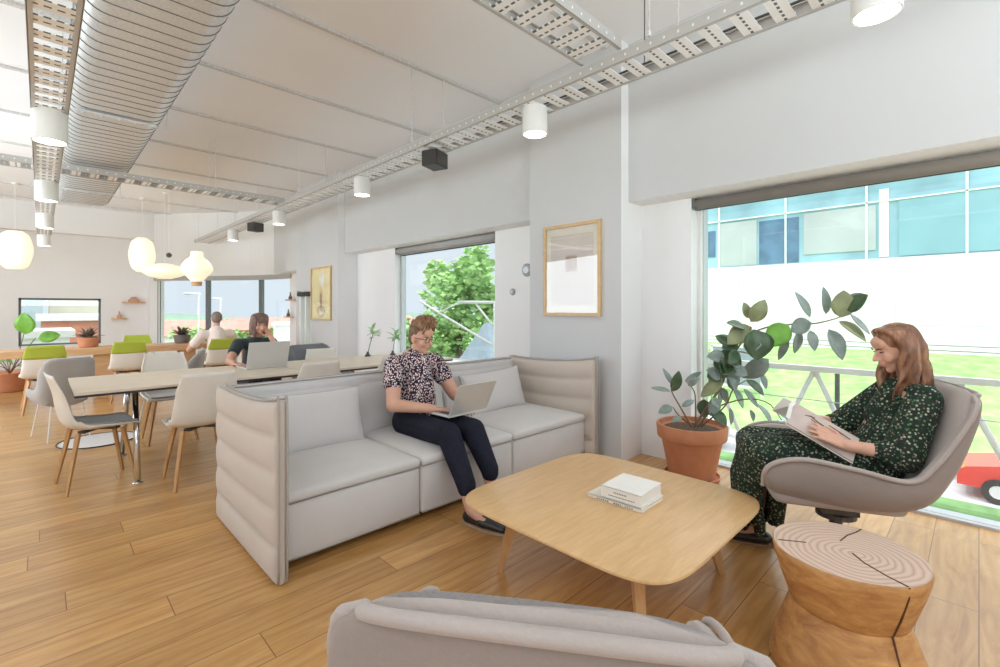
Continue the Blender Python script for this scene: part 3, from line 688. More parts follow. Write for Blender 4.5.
# ---- rubber plant
t = thing('rubber_plant', 'leafy rubber plant in a terracotta pot by the big window', 'plant', (3.70, 1.60, 0))
def T(p): return V((p[0]-3.70, p[1]-1.60, p[2]))
bm = B(); lathe(bm, [(.155, .02), (.172, .03), (.225, .30), (.235, .318), (.255, .325), (.26, .335), (.266, .42), (.262, .432), (.245, .432), (.24, .40), (.20, .385)], 48); soft(obj('pot', bm, TERRA, t), 40)
bm = B(); lathe(bm, [(.17, 0), (.20, .006), (.212, .035), (.205, .038), (.195, .018), (.1, .016)], 40); soft(obj('saucer', bm, TERRA, t), 40)
bm = B(); lathe(bm, [(.02, .392), (.12, .398), (.238, .388)], 30); obj('soil', bm, SOIL, t)
LEAFD = plain('leaf_dark', (.065, .115, .055), .32, 0, .35, 14); LEAFB = plain('leaf_grey_green', (.24, .30, .27), .30, 0, .25, 12); LEAFO = plain('leaf_olive', (.27, .30, .15), .35, 0, .25, 10)
LEAFG = plain('leaf_bright', (.17, .42, .05), .4, 0, .2, 10); STEM = plain('stem_brown', (.20, .13, .075), .7, 0, .2, 30)
def leaf(bm, a, b2, w, mi=0, up=None, curl=.06, fold=.22, n=8):
    a, b2 = V(a), V(b2); d = b2-a; L_ = d.length; d.normalize()
    up = V(up) if up is not None else V((-.55, -.55, .62)); s = d.cross(up); s = s.normalized() if s.length > .05 else d.cross(V((1, 0, 0))).normalized(); u = s.cross(d).normalized()
    rows = []
    for i in range(n+1):
        f = i/n; hw = w/2*max(.02, math.sin(PI*min(1, f**.85))**.75); c = a + d*L_*f + u*(-curl*L_*4*(f-.5)**2+curl*L_)
        rows.append([c + s*hw*j + u*(abs(j)*fold*hw) for j in (-1, -.55, 0, .55, 1)])
    th = u*.0018
    top = [[bm.verts.new(p+th) for p in r] for r in rows]; bot = [[bm.verts.new(p-th) for p in r] for r in rows]
    for i in range(n):
        for j in range(4):
            for q in ((top[i][j], top[i][j+1], top[i+1][j+1], top[i+1][j]), (bot[i][j], bot[i+1][j], bot[i+1][j+1], bot[i][j+1])):
                f = bm.faces.new(q); f.material_index = mi
        for j in (0, 4):
            f = bm.faces.new((top[i][j], top[i+1][j], bot[i+1][j], bot[i][j])); f.material_index = mi
    return bm
PL_LEAVES = [((3.913, 1.232, 1.244), (3.958, 1.144, 1.416), 0.101), ((3.921, 1.254, 1.27), (3.899, 1.277, 1.396), 0.054), ((3.977, 1.247, 1.202), (3.828, 1.374, 1.068), 0.124), ((3.894, 1.202, 1.187), (3.893, 1.182, 0.952), 0.184), ((4.019, 1.006, 1.226), (3.939, 1.124, 1.057), 0.135), ((3.947, 1.37, 1.026), (3.929, 1.464, 0.779), 0.16), ((4.011, 1.135, 0.957), (3.997, 1.322, 0.795), 0.112), ((3.889, 1.355, 1.003), (3.89, 1.319, 0.825), 0.054), ((3.872, 1.375, 0.848), (3.953, 1.359, 0.697), 0.103), ((3.822, 1.408, 0.788), (3.743, 1.545, 0.644), 0.081), ((3.755, 1.523, 0.627), (3.724, 1.516, 0.488), 0.087), ((3.911, 1.357, 0.71), (3.994, 1.313, 0.549), 0.082), ((3.903, 1.258, 0.795), (3.912, 1.14, 0.685), 0.064), ((3.863, 1.439, 0.72), (3.927, 1.415, 0.591), 0.055), ((4.018, 1.22, 0.598), (3.986, 1.109, 0.455), 0.06), ((3.984, 1.259, 0.551), (3.984, 1.234, 0.46), 0.038), ((4.031, 1.074, 0.493), (4.037, 1.142, 0.419), 0.047), ((4.035, 0.868, 1.282), (4.022, 0.961, 1.471), 0.066), ((4.007, 0.853, 1.245), (4.01, 0.986, 1.175), 0.105), ((4.009, 0.932, 1.185), (4.025, 0.967, 1.01), 0.061), ((4.0, 0.86, 1.187), (3.977, 0.826, 1.038), 0.055), ((4.029, 1.009, 1.129), (4.034, 1.075, 0.949), 0.047), ((4.039, 0.771, 1.306), (4.034, 0.787, 1.505), 0.06), ((4.027, 0.679, 1.282), (4.024, 0.663, 1.476), 0.117), ((4.033, 0.649, 1.336), (4.004, 0.526, 1.439), 0.121), ((4.024, 0.691, 1.258), (3.988, 0.535, 1.122), 0.063), ((4.009, 0.622, 1.307), (3.959, 0.509, 1.171), 0.043), ((4.025, 0.752, 1.198), (4.036, 0.673, 0.981), 0.094), ((3.613, 1.737, 0.68), (3.591, 1.892, 0.691), 0.044), ((3.636, 1.719, 0.726), (3.626, 1.805, 0.858), 0.039), ((3.606, 1.711, 0.684), (3.629, 1.67, 0.851), 0.072), ((3.684, 1.645, 0.766), (3.803, 1.567, 0.834), 0.039), ((3.621, 1.594, 0.743), (3.613, 1.499, 0.811), 0.038), ((3.67, 1.667, 0.56), (3.815, 1.628, 0.595), 0.039), ((3.52, 1.67, 0.577), (3.44, 1.749, 0.533), 0.059), ((3.608, 1.638, 0.487), (3.512, 1.683, 0.463), 0.038), ((3.824, 1.352, 0.574), (3.836, 1.349, 0.439), 0.037), ((3.827, 1.484, 0.828), (3.803, 1.497, 0.733), 0.044), ((3.939, 1.29, 0.715), (3.97, 1.196, 0.576), 0.054), ((4.021, 1.186, 0.839), (4.019, 1.154, 0.722), 0.043), ((3.854, 1.454, 0.705), (3.953, 1.473, 0.559), 0.049)]
PL_STEMS = [[(3.68, 1.573, 0.412), (3.73, 1.513, 0.536), (3.814, 1.413, 0.742), (3.855, 1.363, 0.94), (3.934, 1.268, 1.135), (3.957, 1.241, 1.203)], [(3.934, 1.268, 1.13), (4.019, 1.166, 1.195), (4.04, 1.007, 1.225), (4.04, 0.852, 1.234), (4.04, 0.706, 1.277), (4.04, 0.642, 1.321)], [(3.697, 1.553, 0.413), (3.78, 1.453, 0.56), (3.921, 1.284, 0.637), (4.035, 1.147, 0.614), (4.04, 1.053, 0.495)], [(3.668, 1.587, 0.412), (3.621, 1.644, 0.546), (3.57, 1.705, 0.695), (3.583, 1.689, 0.736)], [(3.713, 1.533, 0.414), (3.747, 1.493, 0.564), (3.73, 1.513, 0.631)], [(3.688, 1.563, 0.421), (3.688, 1.563, 0.589), (3.68, 1.573, 0.698), (3.638, 1.624, 0.778)], [(3.713, 1.533, 0.414), (3.83, 1.393, 0.58), (3.872, 1.344, 0.717), (3.937, 1.264, 0.791)], [(3.814, 1.413, 0.742), (3.872, 1.344, 1.0), (4.039, 1.143, 0.944)], [(3.663, 1.593, 0.425), (3.604, 1.664, 0.505), (3.578, 1.695, 0.564)]]
bm = B()
for i, s in enumerate(PL_STEMS):
    p = spline([T(q) for q in s], 14); tube(bm, p, [(.011 if i == 0 else .0075)*(1-.55*k/14) for k in range(15)], 7)
obj('stems', bm, STEM, t, True)
R_ = random.Random(9)
R3_ = random.Random(12)
for k in range(16):
    c_ = spline(PL_STEMS[0], 20)[R3_.randint(5, 18)]; d_ = V((R3_.uniform(-1, .25), R3_.uniform(-1, 1), R3_.uniform(-1.1, .7))).normalized()*R3_.uniform(.14, .22)
    PL_LEAVES.append((tuple(c_+d_*.2), tuple(c_+d_), R3_.uniform(.07, .11)))
for i, (a, b2, w_) in enumerate(PL_LEAVES):
    mt = LEAFG if i in (4, 16) else LEAFD if i in (3, 5, 7, 10, 12, 24, 30) else LEAFO if i in (0, 1, 2, 9, 23, 25) else LEAFD if i > 40 and i % 2 else LEAFB  # the upper bright leaf has its backlit green put into the colour
    up = (-.5+R_.uniform(-.35, .35), -.6+R_.uniform(-.35, .35), .55+R_.uniform(-.3, .3))
    bm = B(); leaf(bm, T(a), T(b2), w_*1.28, 0, up, R_.uniform(.0, .09), R_.uniform(.1, .35)); obj('leaf', bm, mt, t, True)

# ---- desks
def desk(label, x0, x1, y0, y1):
    t = thing('desk', label, 'desk', ((x0+x1)/2, (y0+y1)/2, 0), 0, 'desks pushed end to end behind the sofa'); hx, hy = (x1-x0)/2, (y1-y0)/2
    obj('tabletop', bx(-hx, hx, -hy, hy, .722, .74), ASH, t)
    obj('edge_band', bx(-hx+.002, hx-.002, -hy+.001, hy-.001, .705, .7215), BLK, t)
    for sx_ in (-1, 1):
        for sy in (-1, 1):
            xx = sx_*(hx-.38); bm = B(); tube(bm, [(xx, sy*(hy-.32), .70), (xx+sx_*.015, sy*(hy-.04), .02)], .021, 12); lathe(bm, [(.016, .0), (.035, .0), (.035, .008), (.02, .014)], 16, (xx+sx_*.015, sy*(hy-.04), 0)); obj('leg', bm, CHROME, t, True)
        bm = B(); box(bm, (sx_*(hx-.38), 0, .695), (.05, 2*hy-.5, .02)); obj('support_bar', bm, CHROME, t)
    return t
desk('pale ash desk on chrome legs at the left, behind the sofa', .17, 1.80, 4.50, 5.55)
desk('pale ash desk with two small plants, beside the window behind the sofa', 1.81, 3.60, 4.50, 5.55)

# ---- shell chairs with wooden legs
def shell_chair(label, loc, rz, felt=False, grp='cream shell chairs around the desks', first={}):
    if felt in first: return dup(first[felt], loc, rz, label, grp)
    t = thing('shell_chair', label, 'chair', loc, rz, grp)
    p = pathf([(.235, .435), (.20, .447), (.05, .44), (-.10, .438), (-.19, .475), (-.225, .58), (-.245, .72), (-.285, .865)])
    O, I = bucket(p, [(0, .19), (.12, .22), (.4, .235), (.62, .22), (.85, .205), (1, .175)], [(0, .0), (.2, .025), (.4, .05), (.52, .075), (.7, .05), (1, .012)], [(0, .006), (.1, .012), (.9, .011), (1, .006)], 36, 9, .85)
    bm = B(); sheet(bm, O, I); s = obj('shell', bm, [SHELLW, SHELLW], t, True)
    O2 = []; I2 = []
    for a in range(4, 22):
        O2.append([q.lerp(I[a][9], .12)+V((0, 0, .004)) for q in I[a]]); I2.append([q.lerp(I[a][9], .16)+V((0, 0, .014)) for q in I[a]])
    bm = B(); sheet(bm, O2, I2); obj('seat_pad', bm, LIME if felt else GREYF, t, True)
    if felt:
        O2 = []; I2 = []
        for a in range(30, 37): O2.append([q+V((0, -.003, .004)) for q in O[a]]); I2.append([q+V((0, .004, .004)) for q in I[a]])
        bm = B(); sheet(bm, O2, I2); obj('headband', bm, LIME, t, True)
    for a, b2 in ((1, 1), (1, -1), (-1, 1), (-1, -1)):
        bm = B(); p0 = V((a*.14, b2*.13, .425)); p1 = V((a*.205, b2*.205, 0)); tube(bm, [p1, p0], [.012, .018], 4, flat=1.15); obj('leg', bm, OAKL, t)
    bm = B(); box(bm, (0, 0, .424), (.31, .05, .018), (0, 0, .78)); box(bm, (0, 0, .424), (.31, .05, .018), (0, 0, -.78)); obj('under_frame', bm, DARKM, t)
    first[felt] = t; return t
shell_chair('cream shell chair with oak legs at the left end of the desk, facing right', (.31, 4.79, 0), -PI/2+.12)
shell_chair('cream shell chair with its back to the camera, left of the sofa', (.90, 4.31, 0), .02)
shell_chair('cream shell chair at the desk, its back peeking over the left half of the sofa', (1.80, 4.42, 0), .05)
shell_chair('cream shell chair at the desk, just left of the woman on the sofa', (2.62, 4.45, 0), 0)
shell_chair('cream shell chair at the far side of the desk, left of the laptop woman', (.95, 5.85, 0), PI)
shell_chair('cream shell chair across the desk, in front of the dark grey armchair', (2.56, 5.72, 0), PI-.15).scale = (1, 1, .95)
G = 'cream shell chairs with lime felt at the timber counter'
shell_chair('lime-topped cream chair at the counter nearest the left window', (.03, 8.55, 0), .05, True, G)
shell_chair('lime-topped cream chair at the counter, below the two half-round shelves', (.92, 8.75, 0), -.05, True, G)
shell_chair('lime-topped cream chair on the far side of the timber counter', (1.22, 10.15, 0), PI, True, G)
shell_chair('lime-topped cream chair under the man in the pink shirt', (2.05, 8.55, 0), 0, True, G)

# ---- grey lounge seats in the middle of the room
def tub(label, loc, rz, m, s=1.0, wire=True):
    t = thing('lounge_chair', label, 'lounge chair', loc, rz)
    p = pathf([(.34, .40), (.28, .36), (0, .33), (-.20, .35), (-.31, .50), (-.34, .68), (-.36, .84)])
    O, I = bucket(p, [(0, .33), (.3, .36), (.8, .36), (.95, .33), (1, .24)], [(0, .03), (.2, .16), (.5, .22), (.8, .16), (1, .06)], [(0, .04), (.2, .07), (.9, .08), (1, .05)], 30, 10)
    bm = B(); sheet(bm, O, I); obj('shell', bm, [m, m], t, True)
    bm = B(); rbox(bm, (0, .05, .43), (.56, .56, .13), .05, (0, 0, .03), 10); obj('seat_cushion', bm, m, t, True)
    for a, b2 in ((1, 1), (1, -1), (-1, 1), (-1, -1)):
        bm = B(); tube(bm, [(a*.20, b2*.20, .36), (a*.27, b2*.27, 0)], .009, 8); obj('leg', bm, WHITE, t)
    return t
tub('light grey lounge chair with a high rounded back, left of the desk', (.15, 6.75, 0), .25, GREYF).scale = (.62, .9, 1)
tub('grey lounge chair mostly hidden under the desk', (1.10, 6.75, 0), 1.3, GREYF)
tub('dark grey upholstered armchair at the far side of the desk, right of the laptop woman', (2.72, 6.25, 0), PI+.2, DGREY)
t = thing('round_rug', 'thin pale round rug with a dark edge below the light grey lounge chair', 'rug', (.42, 6.28, 0))
bm = B(); lathe(bm, [(.02, .006), (.31, .006), (.32, .001)], 48); obj('rug_pile', bm, fabric('rug_pale', (.72, .70, .68)), t)
bm = B(); tube(bm, [(.315*math.cos(2*PI*k/48), .315*math.sin(2*PI*k/48), .007) for k in range(49)], .006, 6); obj('rug_border', bm, BLK, t, True)

# ---- timber counter
t = thing('timber_counter', 'long thick timber counter along the far end of the room', 'counter', (.4, 9.45, 0))
obj('worktop', bx(-3.0, 2.6, -.32, .32, .66, .755, bev=.004), PINE, t)
for x in (-2.6, .28, 1.35, 2.35): obj('leg', bx(x-.11, x+.11, -.26, .0, 0, .66, bev=.004), PINE, t); obj('leg', bx(x-.05, x+.05, .05, .26, 0, .66, bev=.004), PINE, t)

# ---- pictures
def picture(name, label, x, y0, y1, z0, z1, fw, art):
    t = thing(name, label, 'framed picture', (x, (y0+y1)/2, z0)); L_, H_ = (y1-y0)/2, z1-z0; bm = B()
    bx(-.03, -.001, -L_, -L_+fw, 0, H_, bm=bm); bx(-.03, -.001, L_-fw, L_, 0, H_, bm=bm); bx(-.029, -.001, -L_+fw, L_-fw, 0, fw, bm=bm); bx(-.029, -.001, -L_+fw, L_-fw, H_-fw, H_, bm=bm)
    obj('frame', bm, GOLDW, t); art(t, L_-fw, fw, H_-fw); 
    obj('glazing', bx(-.021, -.019, -L_+fw, L_-fw, fw, H_-fw), GLASS, t); return t
MAT1 = plain('mount_cream', (.80, .71, .60), .8, 0, .03); ART1 = plain('print_beige', (.66, .55, .49), .8, 0, .06, 5); AR2 = plain('print_rust', (.42, .26, .17), .7, 0, .4, 40)
GLD = plain('print_ochre', (.74, .54, .28), .7, 0, .25, 6); GLD2 = plain('print_yellow', (.88, .74, .42), .7, 0, .12, 4); WHT = plain('print_white', (.82, .78, .70), .7, 0, .1)
def art1(t, L_, z0, z1):
    obj('mount', bx(-.010, -.006, -L_, L_, z0, z1), MAT1, t)
    obj('print', bx(-.012, -.0101, -L_+.055, L_-.055, z0+.07, z1-.075), ART1, t)
    bm = B(); R = random.Random(2)
    for i in range(7):
        y = -.055+.018*i; rings_to(bm, [[V((-.013-.0005*i, y+dx*(.011+.004*R.random()), .50+dz+R.uniform(-.012, .012))) for dx, dz in ((-1, -.06), (.2, -.085), (1, -.04), (1.1, .05), (.1, .085), (-.9, .05))], [V((-.0121, y+dx*.012, .50+dz)) for dx, dz in ((-1, -.06), (.2, -.085), (1, -.04), (1.1, .05), (.1, .085), (-.9, .05))]])
    obj('feather_motif', bm, AR2, t)
picture('framed_picture', 'large wood-framed print with a small feather-like motif, on the pillar', 3.63, 2.387, 3.059, 1.275, 2.156, .03, art1)
def art2(t, L_, z0, z1):
    obj('mount', bx(-.010, -.006, -L_, L_, z0, z1), GLD2, t); H_ = z1
    for y0, y1, a, b2, m, k in ((-.24, .26, .05, .26, GLD, 0), (-.14, .14, .08, .16, WHT, 1), (-.09, .09, .15, .62, GLD, 2), (-.05, .05, .2, .5, AR2, 3), (-.18, .1, .6, .86, WHT, 0)):
        bm = B(); n = 14; rings_to(bm, [[V((-.0101-.0012*k-d, (y0+y1)/2+(y1-y0)/2*math.cos(2*PI*i/n)*(.75+.25*math.sin(2*PI*i/n)), (a+b2)/2+(b2-a)/2*math.sin(2*PI*i/n))) for i in range(n)] for d in (0, .001)]); obj('print_shape', bm, m, t)
picture('framed_picture', 'smaller gold-toned framed picture on the far part of the window wall', 3.63, 7.895, 8.739, 1.13, 2.09, .028, art2)
# wall plates beside the sofa window
DISC = plain('disc_grey', (.33, .33, .34), .5)
for nm, lab, y, z, r_ in (('round_thermostat', 'larger round grey wall disc, partly hidden by the pillar', 3.62, 1.785, .075), ('round_wall_switch', 'small round grey wall knob right of the window behind the sofa', 3.85, 1.54, .04)):
    t = thing(nm, lab, 'wall switch', (3.985, y, z)); bm = B()
    rings_to(bm, [[V((-dx, rr*math.cos(2*PI*k/28), rr*math.sin(2*PI*k/28))) for k in range(28)] for dx, rr in ((.001, r_*1.0), (.012, r_), (.02, r_*.9))]); soft(obj('cover_plate', bm, DISC, t), 40)
    bm = B(); rings_to(bm, [[V((-dx, rr*math.cos(2*PI*k/20), rr*math.sin(2*PI*k/20))) for k in range(20)] for dx, rr in ((.02, r_*.6), (.03, r_*.55))]); obj('dial', bm, FRAME, t)

# ---- small wall shelves with objects
def ledge(label, c, rz, w_, shelf_m, items):
    t = thing('wall_shelf', label, 'wall shelf', c, rz)
    bm = B(); pts = [(w_/2*math.cos(a)*1.0, -.01-.15*math.sin(a)) for a in [PI*k/16 for k in range(17)]]; prism(bm, pts, -.03, 0); obj('shelf_board', bm, shelf_m, t)
    for (lab, nm, cat, dx, prof, m) in items:
        q = V((dx, -.07, 0)); a = M.Rotation(rz, 4, 'Z') @ q
        s = thing(nm, lab, cat, (c[0]+a.x, c[1]+a.y, c[2])); bm = B(); lathe(bm, prof, 16); soft(obj('vase_body', bm, m, s), 45)
    return t
CLAY = plain('clay_pink', (.62, .36, .27), .7); DKC = plain('dark_ceramic', (.16, .14, .13), .5)
VB = [(.03, 0), (.045, .03), (.02, .09), (.012, .14), (.016, .16)]; VP = [(.05, 0), (.075, .03), (.05, .07), (.02, .085)]
ledge('half-round wooden shelf on the back wall, the higher of two', (1.66, YB+.24, 1.50), 0, .46, PINE, [('clay pot on the higher half-round shelf of the back wall', 'clay_pot', 'pot', 0, [(.10, 0), (.12, .03), (.07, .10), (.03, .13)], CLAY)])
ledge('half-round wooden shelf on the back wall, the lower one by the left window', (1.38, YB+.24, 1.10), 0, .30, PINE, [('small dark vase on the lower half-round shelf of the back wall', 'bud_vase', 'vase', 0, [(.04, 0), (.05, .04), (.02, .1), (.014, .17)], CLAY)])
ledge('upper small reddish shelf between the bow window and the narrow window', (4.08, 10.85, 1.545), -PI/2, .42, CLAY, [('dark bottle on the upper reddish shelf by the bow window', 'bud_vase', 'vase', .02, VB, DKC)])
ledge('lower small shelf between the bow window and the narrow window', (4.08, 10.95, 1.16), -PI/2, .30, PINE, [('dark bottle on the lower shelf by the bow window', 'bud_vase', 'vase', 0, VB, DKC)])

# ---- plants and small things on the counter and desks
def simple_plant(name, label, loc, potprof, potm, leaves, stems=(), lm=None):
    t = thing(name, label, 'plant', loc); bm = B(); lathe(bm, potprof, 28); soft(obj('pot', bm, potm, t), 40)
    if stems:
        bm = B()
        for s in stems: tube(bm, spline(s, 8), .006, 6)
        obj('stems', bm, STEM, t, True)
    for a, b2, w_ in leaves: bm = B(); leaf(bm, a, b2, w_, 0, (-.2, -.9, .3), .05, .15); obj('leaf', bm, lm or LEAFG, t, True)
    return t
R_ = random.Random(5); lv = []; st = []
for k in range(9):
    a = k*2.4; r = .16+.05*R_.random(); top = (r*math.cos(a), r*math.sin(a)-.04, .40+.16*R_.random()); st.append([(0, 0, .28), (top[0]*.4, top[1]*.4, .40), top]); lv.append((top, (top[0]*1.7, top[1]*1.7-.02, top[2]-.05+.15*R_.random()), .14))
top = (.18, -.3, 1.0); st.append([(0, 0, .28), (.1, -.15, .6), top]); st.append([(0, 0, .28), (.15, -.1, .6), (.3, -.2, .86)])
lv += [((.20, -.3, .93), (.17, -.32, 1.28), .25), ((.33, -.22, .84), (.60, -.22, .90), .20)]
simple_plant('potted_plant', 'broad-leaved plant in a wide terracotta pot on the floor beneath the counter at the left', (-.36, 11.0, 0), [(.16, 0), (.175, .01), (.225, .27), (.24, .30), (.235, .31), (.2, .28), (.02, .27)], TERRA, lv, st)
def tuft(name, label, loc, n, s, m, potm, seed):
    R = random.Random(seed); t = thing(name, label, 'plant', loc); bm = B(); lathe(bm, [(.05*s, 0), (.075*s, .01), (.09*s, .09*s), (.08*s, .1*s), (.02, .08*s)], 20); soft(obj('pot', bm, potm, t), 40)
    bm = B()
    for k in range(n):
        a = R.uniform(0, 2*PI); el = R.uniform(.2, 1.3); p = V((.03*math.cos(a), .03*math.sin(a), .09*s)); q = p + V((math.cos(a)*math.cos(el), math.sin(a)*math.cos(el), math.sin(el)))*s*R.uniform(.06, .13); leaf(bm, p, q, .03*s, 0, (0, 0, 1), .1, .2, 4)
    f = obj('foliage', bm, m, t, True); return t
tuft('small_potted_plant', 'small dark plant bowl on the counter in front of the left window', (.52, 9.5, .755), 46, 1.5, plain('leaf_purple', (.14, .10, .08), .6, 0, .3), TERRA, 1)
tuft('small_potted_plant', 'small dark plant on the counter left of the man in the pink shirt', (1.72, 9.5, .755), 46, 1.4, MATS['leaf_purple'], DKC, 2)
def sprig(label, loc, h, lean, seed):
    R = random.Random(seed); t = thing('sprig_vase', label, 'vase with sprig', loc); bm = B(); lathe(bm, [(.035, 0), (.04, .005), (.018, .035), (.012, .06)], 16); soft(obj('vase_body', bm, DARKM, t), 40)
    bm = B(); top = V((lean[0], lean[1], h)); tube(bm, spline([(0, 0, .03), (lean[0]*.4, lean[1]*.4, h*.5), top], 8), .004, 6); obj('stem', bm, DARKM, t, True)
    bm = B()
    for k in range(15):
        a = R.uniform(0, 2*PI); e = R.uniform(-.4, .9); p = top + V((R.uniform(-.02, .02), R.uniform(-.02, .02), R.uniform(-.07, .03))); q = p + V((math.cos(a)*math.cos(e), math.sin(a)*math.cos(e), math.sin(e)))*R.uniform(.08, .15); leaf(bm, p, q, .045, 0, (0, 0, 1), .1, .2, 4)
    obj('leaves', bm, plain('leaf_pale%d' % seed, (.36, .58, .30), .6, 0, .2), t, True)
sprig('thin leafy sprig in a small dark vase on the desk, the left of two', (2.95, 5.40, .74), .30, (.07, -.02), 4); sprig('thin leafy sprig in a small dark vase on the desk, right behind the sofa woman', (3.25, 5.30, .74), .27, (.04, .0), 6)

# ---- laptops
def laptop(label, loc, rz, w_=.32, d=.22, opening=110, tilt=0, hh=None):
    t = thing('laptop', label, 'laptop', loc, rz); t.rotation_euler[0] = tilt
    obj('laptop_base', bx(-w_/2, w_/2, -d/2, d/2, 0, .014, bev=.004), SILVER, t); bm = B()
    for r in range(5):
        for c_ in range(12): box(bm, (-w_*.43+(c_+.5)*w_*.86/12, -.01+r*.02, .0148), (w_*.86/12-.003, .016, .0018))
    obj('keyboard', bm, SCREEN, t); a = math.radians(opening-90); hgt = hh or d
    mt = M.Translation((0, d/2-.004, .012)) @ M.Rotation(-a, 4, 'X')
    bm = B(); box(bm, (0, 0, hgt/2), (w_, .007, hgt), bev=.003); bm.transform(mt); ld = obj('laptop_lid', bm, SILVER, t)
    bm = B(); box(bm, (0, -.0042, hgt/2), (w_-.02, .001, hgt-.02)); bm.transform(mt); obj('screen', bm, SCREEN, ld)
    return t
laptop('silver laptop open on the lap of the woman on the sofa', (2.15, 2.64, .602), PI+.04, .36, .245, 116, 0)
laptop('silver laptop open on the desk in front of the woman in the black T-shirt', (1.64, 5.20, .741), PI+.05, .40, .27, 108)

# ================================================================= PEOPLE
def hand(bm, wrist, d, up, side, curl=.35, s=1.0, spread=.12):
    """palm, four fingers, thumb; side = +1 puts the thumb toward d x up"""
    wrist, d, up = V(wrist), V(d).normalized(), V(up); lat = d.cross(up).normalized(); up = lat.cross(d).normalized()
    kn = []
    for i, (o, l) in enumerate(((.030, .088), (.010, .092), (-.010, .087), (-.029, .078))):
        k = wrist + d*l*s + lat*side*o*s; kn.append(k); cap_s(bm, wrist + lat*side*o*.6*s + d*.01, k, .0145*s, .0115*s, 10)
    for i, (k, L_) in enumerate(zip(kn, (.070, .078, .072, .058))):
        dirn = (d + lat*side*spread*(1.5-i)).normalized(); p = k; r = .0098*s
        for j, fr in enumerate((.45, .31, .24)):
            a = curl*(.55+.75*j)*(1+.12*i); q = p + (dirn*math.cos(a) - up*math.sin(a))*L_*fr*s; cap_s(bm, p, q, r, r*.92, 10); p = q; r *= .92
    b0 = wrist + d*.022*s + lat*side*.022*s; b1 = b0 + (d*.45+lat*side*.8-up*.25).normalized()*.042*s; b2 = b1 + (d*.85+lat*side*.35-up*.3).normalized()*.032*s; b3 = b2 + (d*.95+lat*side*.1-up*.35).normalized()*.026*s
    cap_s(bm, b0, b1, .015*s, .0125*s, 10); cap_s(bm, b1, b2, .0122*s, .0108*s, 10); cap_s(bm, b2, b3, .0108*s, .0092*s, 10)
def head_mat(c, face, pitch=0, roll=0):
    f = V(face).normalized(); yaw = math.atan2(f.y, f.x)-PI/2
    return M.Translation(V(c)) @ M.Rotation(yaw, 4, 'Z') @ M.Rotation(-pitch, 4, 'X') @ M.Rotation(roll, 4, 'Y')
def head_skin(bm, H, neck):
    def b(c, s, rot=(0, 0, 0)): ball(bm, c, s, rot, mat=H)
    b((0, -.008, .028), (.074, .094, .088)); b((0, .030, -.012), (.060, .060, .075)); b((0, .030, -.060), (.046, .050, .042)); b((0, .066, -.086), (.022, .018, .018))
    b((0, .064, .050), (.052, .022, .036)); b((.036, .062, -.022), (.024, .022, .026)); b((-.036, .062, -.022), (.024, .022, .026))
    bm2 = bm; cap_s(bm2, H @ V((0, .082, .018)), H @ V((0, .110, -.016)), .0075, .0110, 10); b((.011, .096, -.021), (.009, .010, .008)); b((-.011, .096, -.021), (.009, .010, .008))
    b((0, .086, -.045), (.022, .012, .010)); b((0, .084, -.057), (.020, .011, .009))
    for s in (-1, 1): b((s*.077, -.005, .0), (.009, .019, .031), (0, 0, s*.25)); b((s*.078, .002, -.022), (.007, .011, .012))
    cap_s(bm, H @ V((0, -.018, -.05)), neck, .052, .056, 16)
def face_parts(root, H, lip=(.58, .22, .19), brow=None, lids=False):
    for s in (-1, 1):
        bm = B(); ball(bm, (s*.0285, .076, .014), (.0125, .010, .0022 if lids else .0068), mat=H); e = obj('eye', bm, EYED if lids else EYEW, root, True)
        bm = B(); ball(bm, (s*.0285, .0840, .0130), (.0056, .0040, .0020 if lids else .0048), mat=H); obj('iris', bm, EYED, e, True)
        bm = B(); tube(bm, [H @ V((s*x, y, z)) for x, y, z in ((.014, .0895, .029), (.028, .0870, .034), (.042, .0775, .029))], [.0030, .0036, .002], 6); obj('eyebrow', bm, brow or HAIRB, root, True)
    bm = B(); tube(bm, [H @ V((x, y, z)) for x, y, z in ((-.023, .085, -.051), (-.010, .0965, -.0485), (0, .0985, -.050), (.010, .0965, -.0485), (.023, .085, -.051))], [.0015, .0042, .0048, .0042, .0015], 8); obj('lips', bm, plain('lips_%d' % len(MATS), lip, .4), root, True)
EYEW = plain('eye_white', (.72, .70, .67), .25); EYED = plain('iris_dark', (.06, .035, .02), .2); HAIRB = plain('hair_brown', (.16, .085, .045), .5, 0, .35, 40)
def strand(bm, pts, r, n=6):
    p = spline(pts, 10); tube(bm, p, [r*(1-.75*(i/10)**2) for i in range(11)], n)

